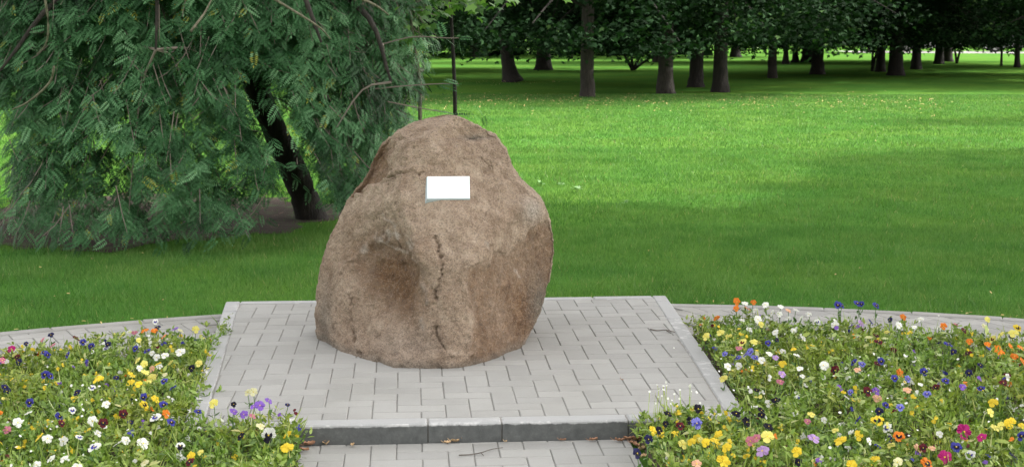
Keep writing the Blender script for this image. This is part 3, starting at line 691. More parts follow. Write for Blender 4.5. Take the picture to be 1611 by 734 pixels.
for px_, py_, k, sz in FL:
    if py_ > 760: continue
    z = .165+rnd.uniform(-.02, .02)
    x, y = inv(px_, py_, z)
    bed = 'left' if px_ < 640 else 'right'
    h = float(bed_height(np.array([x]), np.array([y]))[0]); z = max(z, h+.045); x, y = inv(px_, py_, z)
    var = rnd.randrange(3)
    if (k, var) not in _bm: _bm[(k, var)] = blossom_mesh(k, var)
    st = link('pansy', _sm[rnd.randrange(4)], None, (x, y, z)); st.rotation_euler = (0, 0, rnd.uniform(0, 6.28))
    bl = link('blossom', _bm[(k, var)], st)
    # face up and roughly toward the open side (the walk), with scatter
    yaw = rnd.gauss(0, .7); tilt = rnd.uniform(.45, 1.25)
    M = Matrix.Rotation(yaw, 4, 'Z')@Matrix.Rotation(tilt, 4, 'X')@Matrix.Rotation(rnd.gauss(0, .25), 4, 'Z')
    M = Matrix.Rotation(-st.rotation_euler.z, 4, 'Z')@M
    s_ = .0355*sz*rnd.uniform(.92, 1.1)
    bl.matrix_basis = M@Matrix.Scale(s_, 4); 
    ti = 'big ' if sz >= 1.4 else ('small ' if sz <= .8 else '')
    if bed == 'left':
        where = 'near the path' if py_ < 535 else ('by the step' if px_ > 370 else ('beside the platform' if px_ > 255 else ('at its front' if py_ > 670 else ('in its middle' if px_ > 120 else 'at the far left'))))
    else:
        where = 'near the path' if py_ < 512+(px_-1100)*.03 else ('by the step' if px_ < 1110 and py_ > 600 else ('beside the platform' if px_ < 1190 and py_ < 600 else ('at its front' if py_ > 680 else ('in its middle' if px_ < 1430 else 'at the far right'))))
    LBL.setdefault(f'{ti}{CN[k]} pansy in {bed} bed {where}', []).append((px_, st)); nf += 1
ORD = 'leftmost second third fourth fifth sixth seventh eighth ninth tenth eleventh twelfth thirteenth fourteenth fifteenth sixteenth seventeenth eighteenth nineteenth twentieth'.split()+['one well']*60
for lb, L_ in LBL.items():
    L_.sort(key=lambda q: q[0])
    for i, (_, o) in enumerate(L_):
        tag(o, lb if len(L_) == 1 else lb+', '+('leftmost such' if i == 0 else ('rightmost such' if i == len(L_)-1 else ORD[i]+' from left')), 'pansy', GRP)
# small half open blooms seen between the leaves, too many to count
rg = np.random.default_rng(44)
for Pg, sd_k in ((LB, 1), (RB, 2)):
    n_ = 420; xs_ = rg.uniform(-3.2, 3.6, n_*6); ys_ = rg.uniform(4.9, 7.6, n_*6); kk_ = inpoly(xs_, ys_, Pg) & (np.abs(xs_) < .365*ys_+.1); xs_, ys_ = xs_[kk_][:n_], ys_[kk_][:n_]
    zz_ = bed_height(xs_, ys_)+rg.uniform(.0, .035, len(xs_)); cc_ = rg.integers(0, 9, len(xs_)); cl_ = noise3(np.stack([xs_*2, ys_*2, 0*xs_], -1)); cc_ = np.where(cl_ > .12, 0, np.where(cl_ < -.15, 1, cc_))
    c3 = np.stack([xs_, ys_, zz_], -1); m3 = len(c3)
    v_, f_, a_ = leaves(np.repeat(c3, 3, 0), unit(m3*3, rg), unit(m3*3, rg)*.5+np.array([0, -.5, .8]), rg.uniform(.010, .021, m3*3), [(0, 0, 0), (.3, .42, .05), (.9, .4, 0), (1, 0, -.05), (.9, -.4, 0), (.3, -.42, .05)])
    tag(link('small_blooms', mesh('small_blooms', v_, f_, [PM[q] for q in ('yellow', 'white', 'blue', 'lemon', 'maroon', 'violet', 'orange', 'white', 'navy')], mi=np.repeat(cc_, 3).astype(np.int32))), 'small half hidden blooms among the leaves of the '+('left' if sd_k == 1 else 'right')+' flower bed', 'flowers', kind='stuff')
# tiny white flowers
V_ = []; F_ = []; A_ = []
rg = np.random.default_rng(5); cs = []
stk_ = []
for (a, b, yy, n) in ((1045, 618, 5.5, 16), (1085, 626, 5.6, 8)):
    for k in range(n):
        xx, zz = invY(a+rg.normal()*14, b+rg.normal()*10, yy); cs.append((xx, yy, zz)); stk_.append((xx, yy, zz))
for (a, b, sp, n) in ( (150, 640, 60, 25), (1180, 560, 50, 20), (1400, 620, 90, 35), (60, 700, 40, 20)):
    for k in range(n):
        xx, yy = inv(a+rg.normal()*sp, b+rg.normal()*sp*.6, .17); cs.append((xx, yy, .165+rg.normal()*.012))
cs = np.array(cs); v_, f_, a_ = leaves(cs, unit(len(cs), rg), unit(len(cs), rg)*.3+np.array([0, -.6, .8]), rg.uniform(.007, .014, len(cs)), [(-.5, 0, 0), (-.3, .4, 0), (.3, .4, 0), (.5, 0, 0), (.3, -.4, 0), (-.3, -.4, 0)])
tag(link('tiny_white_flowers', mesh('tiny_white_flowers', v_, f_, PM['white'], a_)), 'scatter of tiny white flowers among the bed foliage', 'flowers', kind='stuff')

stk_ = np.array(stk_); ax_ = unit(len(stk_), rg)*.25-np.array([0, 0, 1.])
v_, f_, a_ = leaves(stk_, ax_, unit(len(stk_), rg), stk_[:, 2]-.08, [(0, .006, 0), (1, .008, .05), (1, -.008, .05), (0, -.006, 0)], np.full(len(stk_), .8))
tag(link('wispy_weed', mesh('wispy_weed', v_, f_, G['bedleaf'], a_)), 'wispy weed stalks with tiny white heads at the right end of the step', 'weed', kind='stuff')
# ------------------------------------------------------------------ dry leaves and twigs on the paving
G['dry'] = plain('dry_leaf', (.36, .19, .11), .7, noise=(40, .4)); G['dry2'] = plain('pale_dry_leaf', (.52, .36, .20), .7, noise=(40, .3))
def dry_leaf(px_, py_, size, yaw, label, mat='dry', curl=.25, z=LOW+.006, cat='dry leaf'):
    x, y = inv(px_, py_, z); V = []; Fc = []; n = 7; rg = np.random.default_rng(int(px_*7+py_))
    for i in range(n):
        tt = i/(n-1); wd = .34*math.sin(math.pi*min(1, tt*.92+.06))**.7*(1 if i % 2 else .82)
        for s_ in (-1, 0, 1): V.append(((tt-.5)*size, s_*wd*size, size*(curl*abs(s_)*(1.1 if i % 2 else .8)+curl*.9*(tt-.5)**2*2+.02*rg.normal())))
    for i in range(n-1):
        for k in (0, 1): Fc.append((i*3+k, i*3+k+1, i*3+k+4, i*3+k+3))
    root = link('dry_leaf', mesh('dry_leaf', V, Fc, G[mat], smooth=True), None, (x, y, z)); root.rotation_euler = (rnd.uniform(-.2, .2), rnd.uniform(-.2, .2), yaw)
    v, f = tube([(-size*.5, 0, .002), (-size*.75, size*.05, .006), (-size*.95, size*.12, .012)], [.0011, .001, .0008], 5); link('leaf_stalk', mesh('leaf_stalk', v, f, G[mat]), root)
    return tag(root, label, cat, 'dry leaves lying at the foot of the step')
for a in ((487, 699, .045, .4, 'reddish dry leaf at left end of the step beside the bed, lowest of its pile'), (497, 694, .060, 2.6, 'broad curled brown leaf in the pile at the left end of the step'), (507, 690, .04, 1.2, 'brown leaf standing upright in the left pile against the step'),
          (513, 697, .045, 5.0, 'light brown leaf with pale underside in the left pile by the step', 'dry2'), (519, 690, .035, .9, 'small reddish leaf at the right of the left pile by the step'), (479, 708, .035, .2, 'small pinkish dry leaf at the lower edge of the left bed'), (477, 684, .03, 2.2, 'tiny red dry leaf against the kerb just right of the left bed'),
          (555, 700, .03, 1.6, 'small pale yellowish leaf lying alone below the left half of the step', 'dry2'), (716, 694, .034, .4, 'curled straw coloured leaf at the kerb between the two step joints', 'dry2'), (724, 690, .03, 2.0, 'little brown curl beside the straw coloured leaf at the kerb'),
          (704, 696, .028, .2, 'thin straw coloured scrap left of the little brown curl', 'dry2'), (796, 694, .016, .9, 'tiny pale crumb of leaf just right of the second kerb joint', 'dry2'), (886, 692, .026, .3, 'small crumpled brown scrap midway along the right part of the step'),
          (949, 686, .060, 3.5, 'largest reddish brown leaf leaning against the step on the right'), (934, 692, .035, .4, 'smaller brown leaf tucked left of the largest leaf at the step'), (975, 693, .04, .1, 'flat pinkish leaf at the foot of the step right of the largest leaf'),
          (990, 691, .045, 2.8, 'brown leaf at the top of the right leaf pile by the step'), (1002, 692, .045, .9, 'dark brown leaf in the right pile beside the foliage'), (1001, 701, .04, 2.0, 'rumpled pinkish brown leaf low in the right pile'), (1010, 707, .045, 4.0, 'pale pinkish leaf under the foliage at the right pile', 'dry2'), (1012, 718, .035, 1.0, 'lowest leaf of the right pile beside the navy pansy', 'dry2'), (996, 697, .034, 5.5, 'small folded leaf in the middle of the right pile')):
    dry_leaf(*a)
G['twig'] = plain('grey_twig', (.10, .085, .07), .8, noise=(30, .3))
def twig(pts, r, label, z):
    P_ = [inv(a, b, z) for a, b in pts[0]]; c0 = P_[0]; parts = []
    for br in pts:
        Q = [inv(a, b, z) for a, b in br]; parts.append(tube(curve([(q[0]-c0[0], q[1]-c0[1], (.002 if i % 2 else .005)) for i, q in enumerate(Q)], 10), list(np.linspace(r, r*.5, 10)), 6))
    v, f = join(parts); o = link('twig', mesh('twig', v, f, G['twig'], smooth=True), None, (c0[0], c0[1], z+r)); tag(o, label, 'twig')
twig([[(1023, 520), (1034, 521), (1048, 521), (1062, 524)], [(1048, 521), (1055, 525)]], .0035, 'dark grey twig lying on the platform near its right edge', TOP)
twig([[(722, 718), (740, 716), (757, 714), (772, 708), (791, 706)], [(757, 714), (761, 718)]], .0025, 'thin forked brown twig lying on the lower walk below the step', LOW)
twig([[(536, 697), (541, 694), (547, 693)]], .003, 'short dark twig against the foot of the step left of middle', LOW)
dry_leaf(979, 597, .012, .5, 'tiny red berry scrap lying on the right half of the platform', z=TOP+.002, cat='scrap')

# ------------------------------------------------------------------ GRASS BLADES
def blades(n, y0, y1, h, wd, seed):
    rg = np.random.default_rng(seed); q = rg.random(n); y = np.sqrt(y0*y0+(y1*y1-y0*y0)*q); x = rg.uniform(-.37, .37, n)*y
    k = np.hypot(x-CC[0], y-CC[1]) > R_OUT+.012
    lx = (x-PO[0])*math.cos(PY)+(y-PO[1])*math.sin(PY); ly = -(x-PO[0])*math.sin(PY)+(y-PO[1])*math.cos(PY)
    k &= ~((lx > -.62) & (lx < 1.97) & (ly < 2.615))
    thin = in_soil(x, y, .97); k &= ~(thin & (rg.random(n) > .03)); edge_ = in_soil(x, y, 1.1) & ~thin; k &= ~(edge_ & (rg.random(n) > .45))
    x, y = x[k], y[k]; n = len(x)
    ax = rg.normal(size=(n, 3))*.42; ax[:, 2] = 1
    hh = h*rg.uniform(.55, 1.25, n)*(1+.5*noise3(np.stack([x*1.3, y*1.3, 0*x], -1)))
    sh = [(0, wd/h, 0), (0, -wd/h, 0), (1, .0, .12)]
    nr = unit(n, rg)*.7+np.array([0, -1., .2])
    vv = np.clip(.45+.22*rg.normal(size=n)+.5*noise3(np.stack([x*2.5, y*2.5, 0*x], -1)), 0, 1); vv = np.where(rg.random(n) < .012, 1, vv*.93)
    return leaves(np.stack([x, y, 0*x-.004], -1), ax, nr, hh, sh, vv)
root = None
for a in ((150000, 7.4, 12, .046, .0019, 1), (160000, 12, 20, .044, .0030, 2), (220000, 20, 36, .044, .0046, 3)):
    v_, f_, a_ = blades(*a)
    o = link('grass', mesh('grass', v_, f_, G['blade'], a_), root)
    o['kind'] = 'stuff'
    if root is None: root = tag(o, 'short mown green grass blades covering the lawn behind the path', 'grass')
# fallen leaves on the lawn
G['fallen'] = leaf_mat('fallen_leaf', [(0, (.42, .30, .10)), (.5, (.50, .42, .17)), (1, (.30, .17, .08))], .7, 0)
rg = np.random.default_rng(8); pt = []
for k in range(1300):
    b = rg.random()
    if b < .84: yy = 32.3+rg.normal()*1.7; xx = rg.uniform(-2.5, 9.5)
    elif b < .90: yy = rg.uniform(15, 34); xx = rg.uniform(-.36, .36)*yy
    elif b < .93: yy = rg.uniform(8.3, 15); xx = rg.uniform(-.36, .36)*yy
    else: yy = 42.5+rg.normal()*.8; xx = -.1+rg.normal()*.9
    if math.hypot(xx-CC[0], yy-CC[1]) < R_OUT+.1 or (yy < 9 and -1.8 < xx < 1.3): continue
    pt.append((xx, yy, .045+rg.random()*.012))
for k in range(60):  # litter where grass meets the path
    a = rg.uniform(-.6, .5); rr_ = R_OUT+.0+rg.normal()*.02; pt.append((CC[0]+rr_*math.sin(a), CC[1]+rr_*math.cos(a), .036))
pt = np.array([p for p in pt if not (p[1] < 8.6 and -1.72 < p[0] < .98)])
v_, f_, a_ = leaves(pt, unit(len(pt), rg)*np.array([1, 1, .2]), unit(len(pt), rg)*.35+np.array([0, -.1, 1.]), rg.uniform(.4, 1, len(pt))*np.where(pt[:, 1] < 20, .030, .060), OVALX)
tag(link('fallen_leaves', mesh('fallen_leaves', v_, f_, G['fallen'], a_)), 'yellow and brown fallen leaves scattered over the lawn', 'fallen leaves', kind='stuff')
# litter on the bare earth
pt = np.c_[rg.normal(size=420)*.9+sc_[0], rg.uniform(10.9, 13.5, 420), np.full(420, .03)]; pt = pt[in_soil(pt[:, 0], pt[:, 1], .98)]
v_, f_, a_ = leaves(pt, unit(len(pt), rg)*np.array([1, 1, .15]), unit(len(pt), rg)*.4+np.array([0, 0, 1.]), rg.uniform(.02, .07, len(pt)), [(0, .03, 0), (1, .02, .02), (1, -.02, .02), (0, -.03, 0)])
tag(link('leaf_litter', mesh('leaf_litter', v_, f_, G['dry'], a_)), 'dry stalks and litter on the bare earth under the left tree', 'litter', kind='stuff')
# pale weeds in the lawn
G['weed'] = leaf_mat('pale_weed', [(0, (.14, .30, .10)), (1, (.28, .42, .22))], .5, .2)
for px_, py_, s_, lb in ((850, 288, .10, 'pale broad leaved weed rosette in the lawn just right of the boulder'), (882, 290, .07, 'smallest of three pale weeds in the lawn right of the boulder'), (909, 298, .11, 'brightest pale weed rosette in the lawn farther right of the boulder'), (984, 318, .06, 'tiny pale weed at the edge of the shade on the lawn')):
    x, y = inv(px_, py_, .03); n = 14; a = rg.uniform(0, 6.28, n); ax = np.stack([np.cos(a), np.sin(a), rg.uniform(.1, .9, n)], -1)
    v_, f_, a_ = leaves(np.zeros((n, 3))+rg.normal(size=(n, 3))*.01, ax, np.array([0, 0, 1.])+unit(n, rg)*.3, rg.uniform(.5, 1, n)*s_*.8, OVALX)
    tag(link('lawn_weed', mesh('lawn_weed', v_, f_, G['weed'], a_), None, (x, y, .025)), lb, 'weed')

# ------------------------------------------------------------------ LEFT TREE (pinnate blue-green leaves, weeping)
G['rowan'] = leaf_mat('pinnate_leaf', [(0, (.008, .032, .010)), (.35, (.034, .110, .038)), (.65, (.085, .215, .090)), (.97, (.21, .39, .20)), (1, (.26, .28, .05))], .5, .22, None, .25)
def pinnate(cen_, ax, nr, L, rg, vv=None):
    "compound leaves: pairs of leaflets along a drooping rachis"
    ax = ax/np.linalg.norm(ax, axis=1)[:, None]; sdv = np.cross(nr, ax); sdv /= np.linalg.norm(sdv, axis=1)[:, None]+1e-9; up = np.cross(ax, sdv)
    out = []; vv = np.clip(rg.normal(size=len(cen_))*.15+(.48 if vv is None else vv), 0, .96); vv = np.where(rg.random(len(cen_)) < .012, 1, vv)
    K = 7
    for k in range(K):
        tt = .14+.80*k/(K-1); base = cen_+ax*(L*tt)[:, None]-up*(L*.14*tt*tt)[:, None]
        for s_ in (-1, 1):
            a2 = ax*.34+sdv*s_-up*(.02+.12*tt); out.append(leaves(base, a2, up+sdv*s_*.2+unit(len(cen_), rg)*.18, L*(.33-.18*abs(tt-.45)), [(0, 0, 0), (.55, .185, .02), (1, 0, -.05), (.55, -.185, .02)], np.clip(vv+rg.normal(size=len(cen_))*.05, 0, 1)))
    tip = cen_+ax*(L*.97)[:, None]-up*(L*.22)[:, None]; out.append(leaves(tip, ax-up*.3, up, L*.26, [(0, 0, 0), (.5, .19, .02), (1, 0, -.05), (.5, -.19, .02)], vv))
    V_ = np.concatenate([o[0] for o in out]); off = 0; Fs = []
    for o in out: Fs.append(o[1]+off); off += len(o[0])
    return V_, np.concatenate(Fs), np.concatenate([o[2] for o in out])
tr = bpy.data.objects.new('weeping_tree', None); C.objects.link(tr); tr.location = (0, 0, 0)
tag(tr, 'dense weeping tree with blue green feathery leaves and dark leaning trunk over bare earth', 'tree')
tk = curve([(-1.73, 12.6, -.1), (-1.76, 12.58, .05), (-1.86, 12.45, .40), (-2.0, 12.3, .78), (-2.16, 12.15, 1.25), (-2.25, 12.05, 1.7), (-2.3, 12.0, 2.3)], 22)
rad = [.19, .175, .15, .135, .128, .12, .116, .112, .11, .108, .105, .10, .10, .098, .095, .09, .09, .085, .08, .08, .075, .07]
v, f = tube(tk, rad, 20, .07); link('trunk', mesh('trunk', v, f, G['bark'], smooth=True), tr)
rg = np.random.default_rng(21)
TC = np.array([-2.75, 12.35])
limbs = []
limb_defs = [((-2.1, 12.2, 1.1), (-1.6, 11.6, 1.9), (-1.1, 11.1, 1.75), (-.9, 10.9, 1.25)), ((-2.25, 12.0, 1.8), (-1.9, 11.2, 2.35), (-1.55, 10.6, 2.0), (-1.35, 10.4, 1.55)),
             ((-2.2, 12.1, 1.5), (-2.6, 11.2, 2.1), (-3.2, 10.6, 1.9), (-3.62, 10.35, 1.35)), ((-2.25, 12.0, 1.8), (-3.2, 11.6, 2.5), (-4.0, 11.2, 2.1), (-4.5, 11.0, 1.2)), ((-2.25, 12.05, 1.7), (-1.5, 12.4, 2.4), (-.95, 12.5, 2.0), (-.75, 12.5, 1.3)),
             ((-2.3, 12.0, 2.2), (-2.4, 11.3, 2.7), (-2.5, 10.6, 2.3), (-2.5, 10.3, 1.5)), ((-2.3, 12.0, 2.2), (-3.0, 12.9, 2.8), (-3.7, 13.5, 2.2), (-4.0, 13.8, 1.4)), ((-2.3, 12.0, 2.2), (-2.0, 13.0, 2.9), (-1.8, 13.8, 2.3), (-1.7, 14.1, 1.5))]
for a in limb_defs:
    p = curve(a, 14); limbs.append(p); v, f = tube(p, list(np.linspace(.05, .009, 14)), 8, .08); link('branch', mesh('branch', v, f, G['bark_grey'], smooth=True), tr)
# hanging sprays over a drooping dome
def dome_pts(n):
    a = rg.uniform(0, 2*math.pi, n); front_ = rg.random(n) < .72
    a = np.where(front_, -rg.uniform(0, math.pi, n), a)
    z = .12+rg.random(n)**.85*3.4
    rx, ry = 2.05, 1.95
    sh = np.where(z < 1.9, 1-.0*z, np.sqrt(np.clip(1-((z-1.9)/1.9)**2, 0, 1)))
    r = sh*(1-rg.random(n)**1.5*.45)
    return np.stack([TC[0]+rx*r*np.cos(a), TC[1]+ry*r*np.sin(a), z], -1), a
Pd, ad = dome_pts(18500)
qx, qy = proj(Pd)
# keep what the tree really covers: bottom edge lifts to the right, clear holes near the ground
botm = np.interp(qx, [-200, 10, 40, 110, 250, 380, 440, 520, 580, 625, 655, 680], [345, 345, 360, 368, 374, 362, 300, 322, 292, 235, 130, 40])
front_m = Pd[:, 1] < TC[1]
k = (qy < botm+rg.normal(size=len(qx))*8)
gapn = noise3(np.stack([Pd[:, 0]*2.6, Pd[:, 1]*2.6, Pd[:, 2]*3.2], -1))
low_ = (qy > 165) & (qy < 325)
k &= ~(low_ & (gapn < np.where(qx > 450, -.4, -.05)) & front_m)
k &= ~((qy <= 165) & (noise3(Pd*3.1+5) < -.22))
k &= ~(low_ & ~front_m & (rg.random(len(qx)) > np.where(qx > 450, 1.0, .25)))
k &= ~((qy > 325) & (rg.random(len(qx)) > .55))
k &= ~((qx < 22) & (qy > 165) & (qy < 320))
k &= ~((np.abs(qx-(402+(qy-110)*.40)) < 40) & (qy > 112) & (Pd[:, 1] < 12.7) & (rg.random(len(qx)) > .07))
k &= qx > -160
Pd, ad = Pd[k], ad[k]
# twig from nearest limb point for some sprays, then 5-6 leaves each
LP = np.concatenate([np.array(l) for l in limbs])
outd = np.stack([np.cos(ad), np.sin(ad), 0*ad], -1)
cs, axs, nrs = [], [], []; tw = []
for i in range(len(Pd)):
    p = Pd[i]; o = outd[i]; dr = o*.55+np.array([rg.normal()*.35, rg.normal()*.35, -.55+rg.normal()*.25]); dr /= np.linalg.norm(dr); L = rg.uniform(.15, .30)
    m = 4 if p[1] < TC[1]+.4 else 3
    side = np.cross(dr, (0, 0, 1)); side /= np.linalg.norm(side)
    for j in range(m):
        tt = (j+.5)/m; b = p+dr*L*(tt-.5); s_ = 1 if j % 2 else -1
        cs.append(b); axs.append(dr*.5+side*s_*rg.uniform(.4, .9)+np.array([0, 0, -.25+rg.normal()*.22])); nrs.append(np.array([0, 0, .8])+o*1.1+rg.normal(size=3)*.28)
    if rg.random() < .25: tw.append(tube([p-dr*L*.6+np.array([0, 0, .05]), p, p+dr*L*.5], [.0045, .0035, .002], 4))
    if rg.random() < .006 and p[2] < 2.3:
        q = LP[np.argmin(((LP-p)**2).sum(1))]; mid = (p+q)/2+np.array([0, 0, .22*np.linalg.norm(p-q)]); tw.append(tube(curve([q, mid, p], 7), list(np.linspace(.011, .004, 7)), 5, .1))
cs = np.array(cs); axs = np.array(axs); nrs = np.array(nrs)
V_, F_, A_ = pinnate(cs, axs, nrs, rg.uniform(.07, .125, len(cs)), rg, .44+.75*noise3(cs*2.3)+.35*noise3(cs*7))
cr = link('crown', mesh('crown', V_, F_, G['rowan'], A_), tr)
v, f = join(tw); link('twigs', mesh('twigs', v, f, G['twigbark']), cr)
n_rowan = len(F_)
# a couple of bare grey hanging shoots seen against the leaves
for pts in ([(70, -10), (76, 40), (72, 70), (58, 85)], [(85, 105), (78, 130), (45, 160), (20, 172)], [(300, 50), (322, 20), (335, -5)], [(425, -5), (470, 22), (505, 45), (520, 62)], [(560, -5), (590, 8), (612, 24)]):
    Yd = 10.15; q = [invY(a, b, Yd+.1*i) for i, (a, b) in enumerate(pts)]; p = [(c[0], Yd+.1*i, c[1]) for i, c in enumerate(q)]
    v, f = tube(curve(p, 10), list(np.linspace(.010, .005, 10)), 6, .1); link('bare_shoot', mesh('bare_shoot', v, f, G['bark_pale'], smooth=True), tr)
# outlying twigs with a leaf at the tip, reaching past the sapling
tipc, tipa = [], []
for pts in ([(600, 70), (650, 58), (700, 60), (722, 60)], [(590, 140), (640, 135), (690, 132), (722, 132)], [(610, 160), (650, 168), (690, 175), (712, 178)], [(718, 150), (745, 170), (760, 182)]):
    Yd = 11.3; q = [invY(a, b, Yd) for a, b in pts]; p = [(c[0], Yd, c[1]) for c in q]
    if pts[0][0] > 700: p = [(c[0], 13.6, c[1]) for c in [invY(a, b, 13.6) for a, b in pts]]
    else:
        v, f = tube(curve(p, 8), list(np.linspace(.006, .003, 8)), 5); link('bare_shoot', mesh('bare_shoot', v, f, G['twigbark']), tr)
    for c in p[1:] if pts[0][0] < 700 and pts[0][1] < 100 else p[2:]:
        for _ in range(2): tipc.append(c); tipa.append((rg.uniform(-.3, 1), rg.normal()*.3, rg.normal()*.25-.1))
V_, F_, A_ = pinnate(np.array(tipc), np.array(tipa), np.array([0, -.5, 1.])+rg.normal(size=(len(tipc), 3))*.2, rg.uniform(.09, .14, len(tipc)), rg)
link('outer_leaves', mesh('outer_leaves', V_, F_, G['rowan'], A_), cr)
# fine undergrowth below the crown, thin shoots
V_, F_, A_ = [], [], []

# ------------------------------------------------------------------ saplings behind the boulder
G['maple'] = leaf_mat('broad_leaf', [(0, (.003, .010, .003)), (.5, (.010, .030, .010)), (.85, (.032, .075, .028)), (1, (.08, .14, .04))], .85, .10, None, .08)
G['lime'] = leaf_mat('light_green_leaf', [(0, (.04, .11, .02)), (.5, (.085, .20, .035)), (1, (.17, .32, .07))], .45, .35, None, .45)
def sapling(base, top_px, Yd, r0, label, mat, leafmat, leafspots, ls):
    t = bpy.data.objects.new('sapling', None); C.objects.link(t); tag(t, label, 'sapling'); t.location = (base[0], base[1], 0)
    pts = [(0, 0, -.02)]+[(q[0]-base[0], rnd.uniform(-.01, .01), q[1]) for q in [invY(a, b, base[1]) for a, b in top_px]]
    v, f = tube(curve(pts, 16), list(np.linspace(r0, r0*.6, 16)), 8, .1); link('trunk', mesh('trunk', v, f, G[mat], smooth=True), t)
    rg = np.random.default_rng(int(base[1]*100)); cs = []; ax = []; bt = []
    tp = np.array(pts[-1])
    for (a, b, sx, sy, n) in leafspots:
        x, z = invY(a, b, base[1]); 
        for k in range(n):
            c_ = np.array([x-base[0]+rg.normal()*sx, rg.normal()*max(sx, .2), z+rg.normal()*sy]); cs.append(c_); ax.append((rg.normal(), rg.normal(), -.5))
            if k % 12 == 0: bt.append(tube([tp*np.array([1, 1, min(1, (c_[2]+.1)/tp[2])]), c_*.6+tp*.4, c_], [.006, .004, .003], 4))
    cs = np.array(cs); v_, f_, a_ = leaves(cs, np.array(ax), np.array([0, -.35, 1.])+rg.normal(size=cs.shape)*.35, rg.uniform(.7, 1.2, len(cs))*ls, MAPLE)
    cr_ = link('crown', mesh('crown', v_, f_, G[leafmat], a_), t)
    if bt: v, f = join(bt); link('twigs', mesh('twigs', v, f, G['twigbark']), cr_)
bx, by = invY(717, 180, 12.6)[0], 12.6
sapling((bx+.005, by), [(716, 178), (715, 130), (712, 70), (709, 10), (708, -60)], by, .020, 'thin dark sapling trunk rising straight behind the top of the boulder', 'bark', 'lime',
        [(700, -5, .20, .07, 60), (650, 0, .16, .09, 50), (745, 2, .2, .05, 50), (700, -110, .6, .3, 400)], .10)
bx, by = invY(660, 130, 11.9)[0], 11.9
sapling((bx, by), [(661, 150), (660, 128), (656, 95), (650, 60), (645, 10)], by, .017, 'slim sapling with pale bark among leaves left of the boulder top', 'bark_pale', 'lime',
        [(655, 40, .12, .12, 60), (640, -10, .2, .1, 60)], .085)

# ------------------------------------------------------------------ PARK TREES
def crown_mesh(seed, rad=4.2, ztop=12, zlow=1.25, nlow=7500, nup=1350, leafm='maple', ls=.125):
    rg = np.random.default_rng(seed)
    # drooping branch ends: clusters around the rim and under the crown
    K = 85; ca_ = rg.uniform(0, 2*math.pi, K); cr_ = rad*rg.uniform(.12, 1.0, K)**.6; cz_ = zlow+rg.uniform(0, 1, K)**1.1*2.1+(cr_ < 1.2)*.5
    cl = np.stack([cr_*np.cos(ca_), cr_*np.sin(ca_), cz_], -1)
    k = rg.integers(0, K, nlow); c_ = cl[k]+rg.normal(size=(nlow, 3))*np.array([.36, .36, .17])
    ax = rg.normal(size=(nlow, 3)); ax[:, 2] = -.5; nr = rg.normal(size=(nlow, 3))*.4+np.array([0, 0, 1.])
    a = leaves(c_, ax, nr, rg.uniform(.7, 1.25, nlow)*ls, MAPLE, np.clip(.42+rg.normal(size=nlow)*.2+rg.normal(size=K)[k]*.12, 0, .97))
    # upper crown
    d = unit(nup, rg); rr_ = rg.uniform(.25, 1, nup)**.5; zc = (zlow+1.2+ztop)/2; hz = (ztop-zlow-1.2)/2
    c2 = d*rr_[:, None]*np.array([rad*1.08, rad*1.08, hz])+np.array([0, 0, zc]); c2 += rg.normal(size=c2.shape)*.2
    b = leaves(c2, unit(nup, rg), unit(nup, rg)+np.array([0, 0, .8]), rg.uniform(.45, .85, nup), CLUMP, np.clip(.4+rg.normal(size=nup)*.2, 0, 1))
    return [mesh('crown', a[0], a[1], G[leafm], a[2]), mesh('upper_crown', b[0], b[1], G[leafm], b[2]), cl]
def trunk_mesh(seed, r, h=6.0, lean=0, mat='bark', flare=1.5):
    rg = np.random.default_rng(seed); n = 16
    pts = [(lean*min(z, 3)/2+rg.normal()*.012, rg.normal()*.012, z) for z in np.linspace(-.05, 1, n)**1*h]
    zz = np.linspace(-.05, 1, n)*h; rr_ = [r*(1-.35*z/h)+r*(flare-1)*math.exp(-max(z, 0)/.22) for z in zz]
    zs = [-.05, .05, .15, .3, .5, .8, 1.2, 1.7, 2.3, 3, 4, 5, 6]; pts = [(-lean*(1-math.exp(-z/1.0))*1.0+rg.normal()*.006, rg.normal()*.006, z) for z in zs]; rr_ = [r*(1-.35*max(z, 0)/h)+r*(flare-1)*math.exp(-max(z, 0)/.2) for z in zs]
    V_, F_ = tube(pts, rr_, 14, .06); return mesh('trunk', V_, F_, G[mat], smooth=True)
CRM = [crown_mesh(31), crown_mesh(32, 3.8, 11, 1.2), crown_mesh(33, 4.6, 13, 1.35)]
def limb_mesh(cl, seed, h0=2.1):
    rg = np.random.default_rng(seed); parts = []
    for c_ in cl[::7]:
        st_ = np.array([0, 0, h0+rg.uniform(0, 1.6)]); mid = (st_+c_)/2+np.array([0, 0, .5]); parts.append(tube(curve([st_, mid, c_], 6), list(np.linspace(.05, .012, 6)), 5))
    V_, F_ = join(parts); return mesh('limbs', V_, F_, G['bark'])
LMM = [limb_mesh(c_[2], i) for i, c_ in enumerate(CRM)]
TG = 'park trees in a shady row beyond the lawn'
def park_tree(px_, py_, wpx, label, lean=0, crown=True, mat='bark', flare=1.45, sc=1.0, k=None):
    x, y = inv(px_, py_, 0); r = wpx/F*y/2; seed = int(px_)
    t = bpy.data.objects.new('park_tree', None); C.objects.link(t); t.location = (x, y, 0); tag(t, label, 'tree', TG)
    link('trunk', trunk_mesh(seed, r, lean=lean, mat=mat, flare=flare), t)
    if crown:
        k = (seed if k is None else k) % 3; c_ = link('crown', CRM[k][0], t); c_.rotation_euler = (0, 0, seed*.7); c_.scale = (sc, sc, .84 if y > 46 else .95)
        u_ = link('upper_crown', CRM[k][1], c_); bk = 2.2 if y < 42 else 0; u_.location = (bk*math.sin(seed*.7), bk*math.cos(seed*.7), 0); l_ = link('limbs', LMM[k], t); l_.rotation_euler = (0, 0, seed*.7); l_.scale = (sc, sc, 1)
